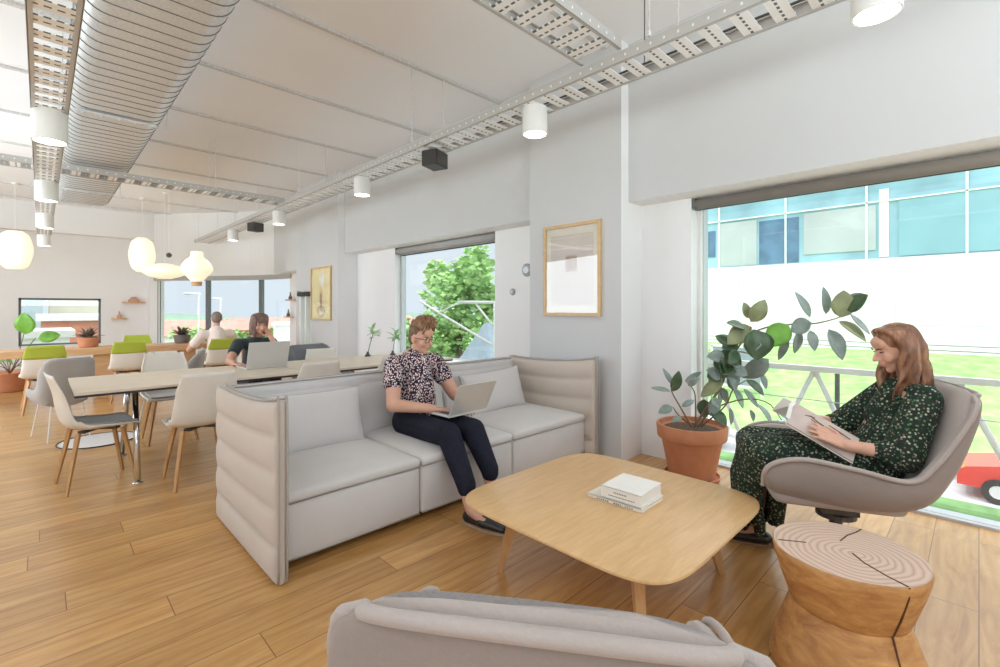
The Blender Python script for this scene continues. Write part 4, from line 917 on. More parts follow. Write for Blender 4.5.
# ---- woman on the sofa
def sofa_woman():
    t = thing('person', 'person with short quiff, glasses and spotted shirt, sitting on the sofa with a laptop', 'person', (2.05, 2.9, .40))
    o = V(t.location); S = lambda p: V(p)-o
    bm = B(); cs = lambda a, b, r1, r2, **k: cap_s(bm, S(a), S(b), r1, r2, **k)
    H = M.Translation(-o) @ head_mat((2.065, 2.965, 1.118), (.17, -.98, 0), .20)
    head_skin(bm, H, S((2.055, 3.03, .975)))
    sR, sL = (1.872, 3.035, .925), (2.238, 3.035, .925); eR, eL = (1.80, 2.93, .655), (2.335, 2.90, .67); wR, wL = (1.99, 2.70, .635), (2.26, 2.66, .635)
    cs((2.055, 3.04, .93), (2.055, 3.05, .62), .12, .13, e=(1.2, .8)); cs(sR, sL, .055, .055)
    for s_, e_, w_ in ((sR, eR, wR), (sL, eL, wL)): cs(s_, e_, .062, .050); cs(e_, w_, .049, .030)
    hand(bm, S(wR), (.80, -.42, -.10), (0, 0, 1), -1, .42, .98); hand(bm, S(wL), (-.45, -.75, -.12), (0, 0, 1), 1, .42, .98)
    for hip, knee, ank in (((1.965, 3.0, .48), (1.945, 2.47, .515), (1.905, 2.20, .10)), ((2.145, 3.0, .48), (2.135, 2.44, .515), (2.17, 2.27, .10))):
        cs(hip, knee, .075, .055); cs(knee, ank, .052, .036); cs(ank, (ank[0]+.02, ank[1]-.12, .045), .036, .028)
    remeshed('body', bm, .0045, SKIN, t, 5)
    face_parts(t, H, brow=HAIRB)
    # spotted short-sleeved shirt
    bm = B(); cs((2.055, 3.035, .93), (2.055, 3.04, .80), .118, .142, e=(1.3, .84)); cs((2.055, 3.04, .80), (2.055, 3.02, .58), .142, .155, e=(1.22, .92)); cs((1.905, 3.035, .935), (2.205, 3.035, .935), .066, .066)
    cs((2.055, 2.96, .80), (2.055, 2.95, .72), .085, .10, e=(1.5, .8))
    for s_, e_ in ((sR, eR), (sL, eL)): m_ = V(s_).lerp(V(e_), .42); cs(s_, m_, .074, .079)
    cap_s(bm, S((2.05, 3.02, .985)), S((2.058, 3.012, 1.022)), .062, .059)
    sh = remeshed('shirt', bm, .007, spots('shirt_spots', (.022, .018, .035), [(.80, .66, .62), (.70, .50, .50), (.84, .76, .74), (.62, .42, .44)], 80, .46), t, 8)
    bm = B()
    for k in range(5): ball(bm, S((2.065+.006*k, 2.888-.006*k+.0*k, .93-.045*k)), (.006, .004, .006))
    obj('button', bm, WHITE, sh, True) if False else bm.free()
    # trousers
    bm = B(); cs((2.0, 3.02, .50), (2.11, 3.02, .50), .135, .135)
    for hip, knee, hem in (((1.965, 3.0, .485), (1.945, 2.475, .505), (1.918, 2.262, .235)), ((2.145, 3.0, .485), (2.135, 2.445, .505), (2.165, 2.31, .26))): cs(hip, knee, .098, .083); cs(knee, hem, .082, .062); cs(V(hem)+V((0, .0, .01)), V(hem)+V((0, -.004, -.022)), .060, .058)
    remeshed('trousers', bm, .008, plain('navy_trousers', (.016, .017, .030), .85, 0, .2, 30, .3, 160, .2), t, 6)
    # shoes
    for x, y, dx in ((1.905, 2.20, .06), (2.17, 2.27, .045)):
        bm = B(); a = V((x, y+.035, 0)); d = V((dx, -.275, 0)); P = lambda f, sx, z: S(a+d*f+V((sx, 0, z)))
        cap_s(bm, P(.02, 0, .052), P(.42, 0, .055), .038, .042); cap_s(bm, P(.42, 0, .050), P(.95, .003, .036), .040, .026, e=(1.25, .9))
        shoe = remeshed('shoe', bm, .006, plain('black_leather', (.025, .022, .022), .3, 0, .2), t, 4)
        bm = B(); pts = []
        for k in range(28):
            an = 2*PI*k/28; f = .46+.60*math.cos(an); wd = .040*math.sin(an)*(1.05 if f > .4 else .88); p = a+d*f+V((wd, 0, 0)); pts.append((p.x-o.x, p.y-o.y))
        prism(bm, pts, -.40+.001, -.40+.020); obj('sole', bm, plain('tan_sole', (.42, .30, .20), .6), shoe)
        bm = B()
        for f in (.40, .48, .56, .64): tube(bm, [P(f, -.022, .086-.022*(f-.4)*4), P(f, 0, .098-.03*(f-.4)*4), P(f, .022, .086-.022*(f-.4)*4)], .003, 6)
        obj('laces', bm, BLK, shoe, True)
    # hair: clipped sides and a swept-up quiff
    bm = B(); ball(bm, (0, -.022, .046), (.078, .090, .078), mat=H); ball(bm, (0, -.05, .0), (.068, .062, .075), mat=H)
    hs = remeshed('hair', bm, .006, HAIRB, t, 3)
    bm = B(); R = random.Random(6)
    for k in range(150):
        x = R.uniform(-.062, .062); y = R.uniform(-.095, .072); z = .112*math.sqrt(max(.12, 1-(x/.088)**2-((y+.01)/.125)**2))+.012
        p = V((x, y, z)); L_ = .045+.035*(y+.09)/.16
        strand(bm, [H @ p, H @ (p+V((-.004-x*.1, .008, L_*.55))), H @ (p+V((-.016+R.uniform(-.012, .012), -.012+.03*R.random(), L_*1.0)))], .0085)
    m, nt, b_ = new_mat('quiff'); vv = tex(nt, 'Noise', coords(nt), Scale=35, Detail=3); rr = ramp(nt, [(.35, (.20, .10, .05)), (.65, (.38, .20, .10))], vv.outputs['Fac']); nt.links.new(rr.outputs[0], b_.inputs['Base Color']); b_.inputs['Roughness'].default_value = .5
    obj('quiff', bm, m, hs, True)
    # glasses
    bm = B()
    for s in (-1, 1):
        pts = [H @ V((s*.032+.024*math.cos(a), .101-.004*abs(math.cos(a)), .012+.019*math.sin(a))) for a in [2*PI*k/20 for k in range(21)]]; tube(bm, pts, .0022, 6)
        tube(bm, [H @ V((s*.056, .098, .018)), H @ V((s*.074, .06, .016)), H @ V((s*.080, -.002, .010))], .0022, 6)
    tube(bm, [H @ V((-.008, .101, .016)), H @ V((0, .104, .019)), H @ V((.008, .101, .016))], .0022, 6); obj('glasses', bm, plain('glasses_frame', (.10, .06, .05), .3), t, True)
sofa_woman()

# ---- reading woman in the armchair
CU, CN, CC = V((-.433, .9, 0)).normalized(), V((-.9, -.433, 0)).normalized(), V((2.95, .52, 0))
def reader():
    t = thing('person', 'person with long auburn hair and dark floral dress, reading in the armchair', 'person', CC+V((0, 0, .45)))
    o = V(t.location); Q = lambda f, s, z: CC+CU*f+CN*s+V((0, 0, z))-o
    bm = B(); cs = lambda a, b, r1, r2, **k: cap_s(bm, Q(*a), Q(*b), r1, r2, **k)
    H = M.Translation(-o) @ head_mat(CC+CU*-.255+CN*.0+V((0, 0, 1.148)), CU*1.0+CN*.12, .42)
    head_skin(bm, H, Q(-.325, 0, .985))
    sN, sF = (-.30, .165, .925), (-.30, -.165, .925); eN, eF = (-.19, .235, .675), (-.10, -.22, .70); wN, wF = (.032, .236, .70), (.09, -.115, .745)
    cs((-.31, 0, .90), (-.21, 0, .60), .10, .12, e=(1.2, .85)); cs(sN, sF, .05, .05)
    for s_, e_, w_ in ((sN, eN, wN), (sF, eF, wF)): cs(s_, e_, .048, .040); cs(e_, w_, .038, .025)
    pn = V((-.49, -.536, .688)); hd = V((-.30, .83, .47)).normalized(); hl = hd.cross(pn)
    hand(bm, Q(*wN), hd, pn, 1 if hl.dot(V((.125, -.005, .085))) > 0 else -1, .16, .94); hand(bm, Q(*wF), CU*.9+CN*.25+V((0, 0, .22)), CN*-.75+V((0, 0, -.5)), 1, .40, .92)
    for s0, kn, an in ((.09, (.36, .09, .595), (.33, -.14, .11)), (-.09, (.37, -.10, .595), (.36, -.27, .10))):
        cs((-.16, s0, .555), kn, .075, .055); cs(kn, an, .05, .034); cs(an, (an[0]+.11, an[1]-.01, .045), .034, .025)
    remeshed('body', bm, .0045, SKIN, t, 5)
    face_parts(t, H, lip=(.62, .22, .2), lids=True)
    DR = spots('floral_dress', (.014, .024, .017), [(.28, .32, .21), (.10, .19, .10), (.40, .39, .32), (.05, .10, .055), (.20, .14, .10)], 74, .37)
    bm = B(); cs((-.315, 0, .905), (-.27, 0, .78), .105, .12, e=(1.25, .9)); cs((-.27, 0, .78), (-.17, 0, .58), .12, .145, e=(1.22, .92)); cs((-.31, .15, .93), (-.31, -.15, .93), .058, .058)
    for s_, e_, w_ in ((sN, eN, wN), (sF, eF, wF)):
        s_, e_ = Q(*s_), Q(*e_); c_ = e_.lerp(Q(*w_), .34); cap_s(bm, s_, e_, .070, .082); cap_s(bm, e_, c_, .080, .05); cap_s(bm, c_, e_.lerp(Q(*w_), .40), .043, .040)
    for s0, kn in ((.09, (.36, .09, .595)), (-.09, (.37, -.10, .595))): cs((-.14, s0, .565), kn, .115, .088)
    cs((.1, 0, .58), (.34, 0, .585), .12, .085, e=(1.1, 1))
    R = random.Random(8)     # skirt falling in folds from the knees
    for k in range(15):
        a = k/14; s0 = -.17+.33*a; top = Q(.36+.045*math.sin(PI*a), s0, .60-.0*a); mid = Q(.415+.03*math.sin(k*2.1), s0*1.05-.06, .38); bot = Q(.40+.05*math.sin(k*2.1+.5), s0*.95-.15, .135+.03*(k % 2)); cap_s(bm, top, mid, .058, .034); cap_s(bm, mid, bot, .034, .030)
    for k in range(9):
        a = k/8; s0 = -.10+.27*a; top = Q(.28, s0, .57); bot = Q(.27+.02*(k % 2), s0-.13, .16+.05*a); cap_s(bm, top, bot, .05, .028)
    dress = remeshed('dress', bm, .007, DR, t, 4)
    for an in ((.33, -.14, .11), (.36, -.27, .10)):
        bm = B(); cap_s(bm, Q(an[0]-.03, an[1], .045), Q(an[0]+.15, an[1]-.01, .035), .036, .026, e=(1.25, .9)); shoe = remeshed('shoe', bm, .006, plain('shoe_black', (.03, .025, .022), .35), t, 3)
        bm = B(); box(bm, (0, 0, 0), (.07, .24, .012), (0, 0, 0)); bm.transform(M.Translation(Q(an[0]+.06, an[1]-.005, .007)) @ M.Rotation(math.atan2(CU.y, CU.x)-PI/2, 4, 'Z')); obj('sole', bm, plain('sole_brown', (.30, .17, .10), .6), shoe)
    # hair
    bm = B(); ball(bm, (0, -.018, .044), (.084, .094, .082), mat=H); ball(bm, (0, -.052, -.03), (.074, .062, .10), mat=H)
    for k in range(110):
        sd = -1 if k % 2 else 1; u = R.random()**.85; a = math.radians(66+104*u)   # from the ears round to the nape
        root = V((sd*.015*R.random(), .052-.12*u, .118-.02*u)); side = V((sd*(.086+.006*R.random())*math.sin(min(a, 2.4)), .078*math.cos(a)-.012, .02)); ln = R.uniform(.22, .33)
        ph = R.uniform(0, 6); pts = [H @ root, H @ (root.lerp(side, .55)+V((sd*.022, 0, .028))), H @ side]; base = pts[-1]
        ff = CU*.035*math.cos(a) + CN*(sd*.018)*1
        for j in range(1, 7):
            q = j/6; pts.append(base + V((0, 0, -ln*q)) + CU*(.055*q*math.cos(a)+.012*math.sin(ph+7*q)) + CN*(.03*q*sd*.9+.014*math.cos(ph+7*q)))
        tube(bm, spline(pts, 22), [.0115*(1-.6*(i/22)**3) for i in range(23)], 6)
    m, nt, b_ = new_mat('auburn_hair'); vv = tex(nt, 'Noise', coords(nt, (45, 45, 8)), Scale=1, Detail=4); rr = ramp(nt, [(.3, (.11, .045, .025)), (.55, (.28, .125, .062)), (.8, (.50, .29, .16))], vv.outputs['Fac']); nt.links.new(rr.outputs[0], b_.inputs['Base Color']); b_.inputs['Roughness'].default_value = .42
    remeshed('hair', bm, .0055, m, t, 2)
    # open book in her hands
    P0, P1, Bv = V((2.775, .665, .865)), V((2.845, .405, .712)), V((-.125, .005, -.085))
    ax = (P1-P0); bk_ = thing('held_book', 'open picture book held in the hands of the reading woman', 'book', (P0+P1)/2); ob = V(bk_.location); R3 = lambda a, b, h: P0+ax*a+Bv*b+nrm*h-ob
    nrm = ax.cross(Bv).normalized(); nrm = nrm if nrm.z > 0 else -nrm
    def slab(lst, h0, h1): return rings_to(B(), [[R3(a, b, h) for a, b in lst] for h in (h0, h1)])
    obj('cover', slab([(0, -.02), (1, -.02), (1, 1.03), (0, 1.03)], -.010, -.007), BOOKA, bk_)
    obj('page_block', slab([(.01, 0), (.99, 0), (.99, 1), (.01, 1)], -.007, .002), plain('page_rose', (.58, .48, .43), .7, 0, .08, 12), bk_)
    bm = B()
    for pts in (((.28, .22), (.42, .30), (.60, .34), (.72, .30)), ((.30, .32), (.48, .42), (.66, .44)), ((.55, .16), (.72, .2), (.88, .24)), ((.2, .3), (.28, .22), (.34, .2))): tube(bm, [R3(a, b, .0025) for a, b in pts], [.002, .004, .003, .001][:len(pts)], 6)
    rings_to(bm, [[R3(.62+.09*math.cos(2*PI*k/14), .62+.17*math.sin(2*PI*k/14), h) for k in range(14)] for h in (.002, .0035)]); obj('printed_drawing', bm, plain('print_brown', (.18, .10, .06), .7, 0, .4, 60), bk_)
    far = V((.07, .085, -.05)); bm = B(); rings_to(bm, [[P0+ax*a+far*b*1.6+V((0, 0, h+.05*math.sin(b*3)))-ob for a, b in ((.01, 0), (.99, 0), (.99, .5), (.99, 1), (.01, 1), (.01, .5))] for h in (-.008, .0)]); obj('far_page_block', bm, PAPER, bk_)
    bm = B(); rings_to(bm, [[P0+ax*a+Bv*b+V((0, 0, .03*math.sin(PI*b)+h))-ob for a, b in ((-.02, .1), (.04, .1), (.04, .5), (.04, .9), (-.02, .9), (-.02, .5))] for h in (.004, .006)]); obj('lifted_page', bm, PAPER, bk_)
reader()

# ---- woman at the desk behind the sofa
def desk_woman():
    t = thing('person', 'person with a brown bob and black T-shirt, chin on hand behind the desk', 'person', (1.93, 5.95, .45)); o = V(t.location); t.location.x -= .13; S = lambda p: V(p)-o
    bm = B(); cs = lambda a, b, r1, r2, **k: cap_s(bm, S(a), S(b), r1, r2, **k)
    H = M.Translation(-o) @ head_mat((1.93, 5.80, 1.165), (.05, -1, 0), .30)
    head_skin(bm, H, S((1.92, 5.93, .99)))
    sR, sL = (1.74, 5.92, .94), (2.10, 5.92, .94); eR, eL = (1.60, 5.72, .77), (2.12, 5.62, .775); wR, wL = (1.58, 5.46, .765), (2.02, 5.70, 1.02)
    cs((1.92, 5.94, .92), (1.92, 5.98, .60), .11, .13, e=(1.2, .85)); cs(sR, sL, .05, .05)
    for s_, e_, w_ in ((sR, eR, wR), (sL, eL, wL)): cs(s_, e_, .052, .042); cs(e_, w_, .040, .027)
    hand(bm, S(wR), (.35, -.9, 0), (0, 0, 1), -1, .4); hand(bm, S(wL), (-.35, -.05, .75), (.6, .6, .1), 1, .9)
    for x in (1.82, 2.02): cs((x, 5.98, .52), (x, 5.55, .54), .08, .06); cs((x, 5.55, .52), (x, 5.50, .10), .055, .04); cs((x, 5.50, .06), (x, 5.36, .04), .04, .03)
    remeshed('body', bm, .006, SKIN, t, 4); face_parts(t, H, lids=True)
    bm = B(); cs((1.92, 5.94, .93), (1.92, 5.98, .60), .115, .142, e=(1.25, .9)); cs(sR, sL, .062, .062)
    for s_, e_ in ((sR, eR), (sL, eL)): cs(s_, V(s_).lerp(V(e_), .5), .066, .062)
    remeshed('t_shirt', bm, .009, fabric('black_cotton', (.035, .05, .055)), t, 5)
    bm = B(); cs((1.87, 6.0, .52), (1.97, 6.0, .52), .13, .13)
    for x in (1.82, 2.02): cs((x, 5.98, .52), (x, 5.55, .54), .09, .07); cs((x, 5.55, .52), (x, 5.50, .10), .066, .05)
    remeshed('trousers', bm, .012, fabric('denim_dark', (.04, .05, .08)), t, 4)
    bm = B(); ball(bm, (0, -.022, .040), (.086, .095, .088), mat=H); R = random.Random(3)
    for k in range(90):
        sd = -1 if k % 2 else 1; a = math.radians(R.uniform(35, 178)); e0 = V((sd*.02, -.0, .122)); e1 = V((sd*.088*math.sin(min(a, 2.3)), .082*math.cos(a)-.01, .02)); ln = R.uniform(.10, .17)
        tube(bm, spline([H @ e0, H @ (e0.lerp(e1, .55)+V((sd*.02, 0, .03))), H @ e1, H @ (e1+V((0, -.004, -ln*.5))), H @ (e1+V((-sd*.006, 0, -ln)))], 12), .011, 6)
    for k in range(16): x = -.06+.12*k/15; tube(bm, [H @ V((x*.3, .03, .122)), H @ V((x*.8, .080, .095)), H @ V((x, .098-.25*x*x/.06, .045))], [.010, .011, .008], 6)
    remeshed('hair', bm, .007, plain('hair_ash_brown', (.20, .12, .10), .45, 0, .35, 30), t, 2)
desk_woman()

# ---- man at the counter, from behind
def counter_man():
    t = thing('person', 'person with short grey hair and pale pink shirt, seen from behind', 'person', (2.17, 8.62, .45)); o = V(t.location); t.location.x -= .12; S = lambda p: V(p)-o
    bm = B(); cs = lambda a, b, r1, r2, **k: cap_s(bm, S(a), S(b), r1, r2, **k)
    H = M.Translation(-o) @ head_mat((2.20, 8.82, 1.17), (.3, 1, 0), .12)
    head_skin(bm, H, S((2.18, 8.74, .98)))
    sL, sR = (1.97, 8.72, .92), (2.38, 8.72, .92); eL, eR = (1.82, 8.85, .68), (2.54, 8.95, .72); wL, wR = (1.90, 9.10, .79), (2.42, 9.15, .79)
    cs((2.17, 8.72, .92), (2.17, 8.66, .58), .13, .15, e=(1.2, .85))
    for s_, e_, w_ in ((sR, eR, wR), (sL, eL, wL)): cs(s_, e_, .058, .046); cs(e_, w_, .043, .03)
    hand(bm, S(wL), (.3, .9, 0), (0, 0, 1), 1, .4); hand(bm, S(wR), (-.3, .9, 0), (0, 0, 1), -1, .4)
    for x in (2.06, 2.28): cs((x, 8.66, .52), (x, 9.05, .53), .08, .06); cs((x, 9.05, .5), (x, 8.98, .1), .055, .04); cs((x, 8.98, .06), (x, 9.1, .04), .04, .03)
    remeshed('body', bm, .008, SKIN, t, 3); face_parts(t, H)
    bm = B(); cs((2.17, 8.72, .93), (2.17, 8.66, .56), .135, .165, e=(1.25, .9)); cs(sR, sL, .075, .075)
    for s_, e_ in ((sR, eR), (sL, eL)): cs(s_, V(s_).lerp(V(e_), .6), .078, .07)
    remeshed('shirt', bm, .010, fabric('pink_shirt', (.86, .74, .69)), t, 5)
    bm = B(); cs((2.1, 8.63, .53), (2.24, 8.63, .53), .14, .14)
    for x in (2.06, 2.28): cs((x, 8.66, .52), (x, 9.05, .53), .092, .07); cs((x, 9.05, .5), (x, 8.98, .12), .068, .055)
    remeshed('trousers', bm, .014, fabric('khaki', (.30, .26, .20)), t, 3)
    bm = B(); ball(bm, (0, -.018, .036), (.080, .096, .086), mat=H); ball(bm, (0, -.045, -.01), (.07, .066, .07), mat=H); remeshed('hair', bm, .008, plain('hair_grey', (.24, .20, .17), .7, 0, .3, 60), t, 2)
counter_man()

# ================================================================= OUTSIDE
GRASS = plain('lawn', (.33, .58, .19), .9, 0, .3, 1.5); ASPH = plain('asphalt', (.55, .55, .56), .9, 0, .08, 3); KERB = plain('concrete', (.62, .61, .59), .85, 0, .05, 3)
o = obj('ground', bx(-150, 250, -120, 400, -6.4, -6.2), plain('far_ground', (.30, .36, .24), .95, 0, .3, .1)); o['kind'] = 'structure'
o = obj('street', bx(8.4, 19.5, -60, 60, -4.3, -3.75), ASPH); o['kind'] = 'structure'
o = obj('kerb_strip', bx(19.4, 20.2, -60, 60, -4.3, -3.6), KERB); o['kind'] = 'structure'
o = obj('kerb_strip', bx(10.9, 13.4, -60, 60, -4.3, -3.66), KERB); o['kind'] = 'structure'
bm = B(); rings_to(bm, [[V((20.2, y, -4.4)), V((60, y, -4.4)), V((60, y, -.7)), V((36, y, -1.2)), V((25.5, y, -2.8)), V((20.2, y, -3.65))] for y in (-60, 60)]); o = obj('lawn', bm, GRASS); o['kind'] = 'structure'
# white office building across the street
t = thing('office_building', 'long white building with a blue glass band beyond the lawn', 'building', (36, 0, -1.43)); t.scale = (1.5, 1.5, 1.5)
PANEL = plain('white_cladding', (.90, .90, .91), .6, 0, .01); 
bm = B(); bx(.3, 9, -20, 17.5, 0, 7.8, bm=bm); obj('building_core', bm, plain('interior_grey', (.50, .58, .62), .8, 0, .1, .3), t)
bm = B(); bx(0, .3, -20, 17.5, 0, 3.84, bm=bm); bx(-.05, 9, -20, 17.5, 7.5, 9.2, bm=bm); obj('wall_panels', bm, PANEL, t)
bm = B()
for y in [-18+2.9*k for k in range(13)]: bx(-.012, .0, y-.02, y+.02, 0, 3.84, bm=bm)
for z in (1.2, 2.55): bx(-.012, 0, -20, 17.5, z-.015, z+.015, bm=bm)
obj('panel_joints', bm, plain('joint_grey', (.66, .67, .69), .8), t)
BLUEG = plain('tinted_glass', (.30, .52, .62), .08, 0, .35, .35, spec=.8)
nw = 0
for k in range(13):
    y = -20+2.9*k; obj('window_pane', bx(.06, .09, y+.03, y+2.87, 3.84, 7.5), BLUEG, t)
bm = B()
for k in range(14): y = -20+2.9*k; bx(-.02, .10, y-.035, y+.035, 3.8, 7.5, bm=bm)
bx(-.02, .1, -20, 17.5, 6.1, 6.15, bm=bm); obj('mullions', bm, PANEL, t)
DKP = plain('dark_opening', (.10, .20, .33), .15, 0, .4, 1); CYP = plain('cyan_panel', (.26, .48, .57), .2, 0, .1, .5); BGP = plain('beige_panel', (.48, .53, .55), .5, 0, .1, .5)
for y0, y1, z0, z1, m in ((5.6, 7.2, 3.9, 5.9, DKP), (9.2, 10.6, 4.4, 5.7, DKP), (11.9, 14.6, 3.9, 5.8, DKP), (-.6, 2.2, 3.9, 6.3, CYP), (2.5, 2.8, 3.9, 6.6, PANEL), (-3.2, -.9, 3.9, 6.1, DKP), (7.3, 9.1, 3.9, 6.0, BGP), (2.9, 5.4, 4.2, 6.0, BGP), (10.8, 11.8, 3.9, 7.0, BGP)):
    obj('window_infill', bx(.02, .055, y0, y1, z0, z1), m, t)
for y in (16.5, -8.5, -4.2): pass
# white tubular truss outside the window by the armchair
t = thing('outer_truss', 'white steel truss rail outside the big window', 'railing', (5.0, -.5, -.6))
bm = B(); box(bm, (0, 1.6, 1.40), (.07, 8.0, .05)); obj('top_rail', bm, WHITE, t)
bm = B(); box(bm, (0, 1.6, .28), (.06, 8.0, .05)); obj('bottom_rail', bm, WHITE, t)
for z in (1.62, 1.66, 1.12): bm = B(); tube(bm, [(-.02, -2.4, z), (-.02, 5.6, z)], .005, 6); obj('cable', bm, FRAME, t)
ay = [-.82+.93*k for k in range(-2, 6)]
for y in ay:
    for s in (-.465, .465): bm = B(); tube(bm, [(0, y+.5+.93, 1.39), (0, y+.5+.93+s, .30)], .022, 10); obj('strut', bm, WHITE, t, True)
for y in (1.38, -.9): bm = B(); tube(bm, [(.05, y, .0), (.05, y, 1.4)], .02, 8); obj('post', bm, FRAMED, t)
# white tubes outside the window behind the sofa
t = thing('outer_truss', 'white steel tube bracing outside the window behind the sofa', 'railing', (5.2, 6.0, 0))
for a, b2, r_ in (((0, 1.5, 1.48), (0, -.55, .74), .02), ((0, .35, 1.453), (0, -.6, 1.44), .026), ((0, .87, 1.28), (0, .30, 1.45), .014), ((0, -.1, 1.43), (0, -.58, 1.02), .018), ((0, -.58, -.3), (0, -.58, 1.46), .03)):
    bm = B(); tube(bm, [a, b2], r_, 10); obj('tube', bm, WHITE, t, True)
# trees
FOL = [plain('foliage_%d' % i, c, .8, 0, .3, 2) for i, c in enumerate(((.22, .42, .12), (.36, .58, .22), (.14, .28, .10)))]
BARK = plain('bark', (.16, .11, .08), .9, 0, .3, 10)
def tree(label, loc, h, r, n, fm, seed, trunk=True, ls=.16, grp='trees outside', name='leafy_tree', cat='tree'):
    R = random.Random(seed); t = thing(name, label, cat, loc, 0, grp); bm = B()
    cl = [(V((R.gauss(0, .42), R.gauss(0, .42), R.uniform(-.75, .8)))*r, r*R.uniform(.28, .5)) for _ in range(16)]
    for k in range(n):
        c, cr = R.choice(cl); d = V((R.gauss(0, 1), R.gauss(0, 1), R.gauss(0, 1))).normalized()*cr*(R.random()**.4); p = c+d; p.z = p.z*(h/2/r)*.75+h*.62
        q = V((R.gauss(0, 1), R.gauss(0, 1), R.gauss(0, 1))).normalized(); x, y = frame_of(q); s = ls*R.uniform(.6, 1.3)
        f = bm.faces.new([bm.verts.new(p+x*s), bm.verts.new(p+y*s*.6), bm.verts.new(p-x*s), bm.verts.new(p-y*s*.6)])
    o = obj('crown', bm, fm, t)
    if trunk: bm = B(); tube(bm, spline([(0, 0, 0), (.1, .05, h*.3), (0, .1, h*.62)], 6), [.09*r, .085*r, .08*r, .07*r, .06*r, .05*r, .04*r], 8); obj('trunk', bm, BARK, t, True)
    return t
tree('tall leafy green tree filling the window behind the sofa', (12.3, 14.9, -3.2), 6.9, 1.95, 5200, FOL[1], 1, ls=.15)
tree('darker bush-like tree low in the window behind the sofa', (11.5, 16.8, -2.6), 3.9, 1.9, 3000, FOL[0], 2, ls=.14)
tree('round green tree beyond the grey shed roof', (12.8, 12.4, -2.6), 4.3, 1.6, 2600, FOL[0], 3, ls=.13)
tree('tree at the left edge of the big window, before the glass band', (31, 19.5, -2.6), 11.5, 2.3, 2200, FOL[0], 4, ls=.17)
t = thing('garden_shed', 'small white shed with a steep blue-grey roof outside the sofa window', 'shed', (9.6, 9.9, -2.55))
bm = B(); box(bm, (0, 0, 1.05), (1.9, 1.5, 2.1)); obj('wall', bm, PANEL, t)
bm = B(); rings_to(bm, [[V((x, -.95, 1.95)), V((x, .95, 1.95)), V((x, -.62, 3.5)), V((x, -.75, 3.5))] for x in (-1.1, 1.1)]); obj('roof', bm, plain('slate_roof', (.36, .44, .55), .7, 0, .1, 4), t)
bm = B()
for y in (-.6, 0, .6): tube(bm, [(-.96, y, .9), (-.96, y, 2.0)], .03, 6)
obj('porch_post', bm, WHITE, t)
# cars on the street and things on the lawn
def car(label, loc, rz, col, grp=None):
    t = thing('parked_car', label, 'car', loc, rz, grp); pm = plain('car_paint_%d' % len(MATS), col, .25, .1, .02)
    bm = B(); prof = [(-2.1, .35), (-2.1, .75), (-1.9, .88), (-1.35, .95), (-.75, 1.38), (.55, 1.42), (1.25, 1.0), (1.95, .85), (2.12, .7), (2.12, .35)]
    rings_to(bm, [[V((x*(1-.03*(q > 0)), y, z)) for x, z in prof] for y, q in ((-.85, 0), (.85, 0))]); obj('car_body', bm, pm, t)
    bm = B()
    for s in (-.853, .853): prism_ = [V((x, s, z)) for x, z in ((-1.2, .97), (-.72, 1.30), (.5, 1.33), (1.05, 1.0))]; rings_to(bm, [prism_, [p+V((0, .01 if s > 0 else -.01, 0)) for p in prism_]])
    obj('side_windows', bm, DARKM, t)
    for x in (-1.3, 1.35):
        for s in (-.82, .82):
            bm = B(); tube(bm, [(x, s-.1, .32), (x, s+.1, .32)], .32, 20); wl = obj('wheel', bm, BLK, t, False)
            bm = B(); tube(bm, [(x, s-.108, .32), (x, s+.108, .32)], .17, 12); obj('hubcap', bm, SILVER, wl)
    return t
car('red car parked on the street outside the big window', (18.6, -1.7, -3.75), PI/2, (.62, .06, .05)); car('white car parked on the street behind the plant', (17.6, 8.6, -3.75), PI/2, (.75, .76, .78)); car('silver car parked farther along the street', (18.0, 16.5, -3.75), PI/2, (.45, .47, .50))
car('pale blue car parked nearest the rubber plant', (18.4, 3.9, -3.75), PI/2, (.3, .4, .5))
t = thing('lawn_sign', 'grey board with a white frame standing on the lawn', 'sign', (24.6, 8.4, -2.95)); t.scale = (1.5, 1.5, 1.5); bm = B(); box(bm, (0, 0, .95), (.05, 1.5, 1.3)); obj('board', bm, plain('board_grey', (.30, .35, .40), .5), t)
bm = B(); [box(bm, c, s) for c, s in (((-.01, 0, 1.6), (.08, 1.6, .08)), ((-.01, 0, .3), (.08, 1.6, .08)), ((-.01, .78, .8), (.08, .08, 1.6)), ((-.01, -.78, .8), (.08, .08, 1.6)))]; obj('sign_frame', bm, WHITE, t)
for i, (x, y, s) in enumerate(((28, 13.4, 1.1), (26.4, 10.9, .8), (31.5, 3.0, .5))):
    R = random.Random(20+i); t = tree('round dark hedge bush on the lawn, %s' % ('left of the board', 'beside the board', 'near the white building')[i], (x, y, -2.8+(x-25.5)*.15), 1.5*s+.5, s, 900, FOL[2], 30+i, False, .12, 'bushes on the lawn', 'garden_bush', 'bush')
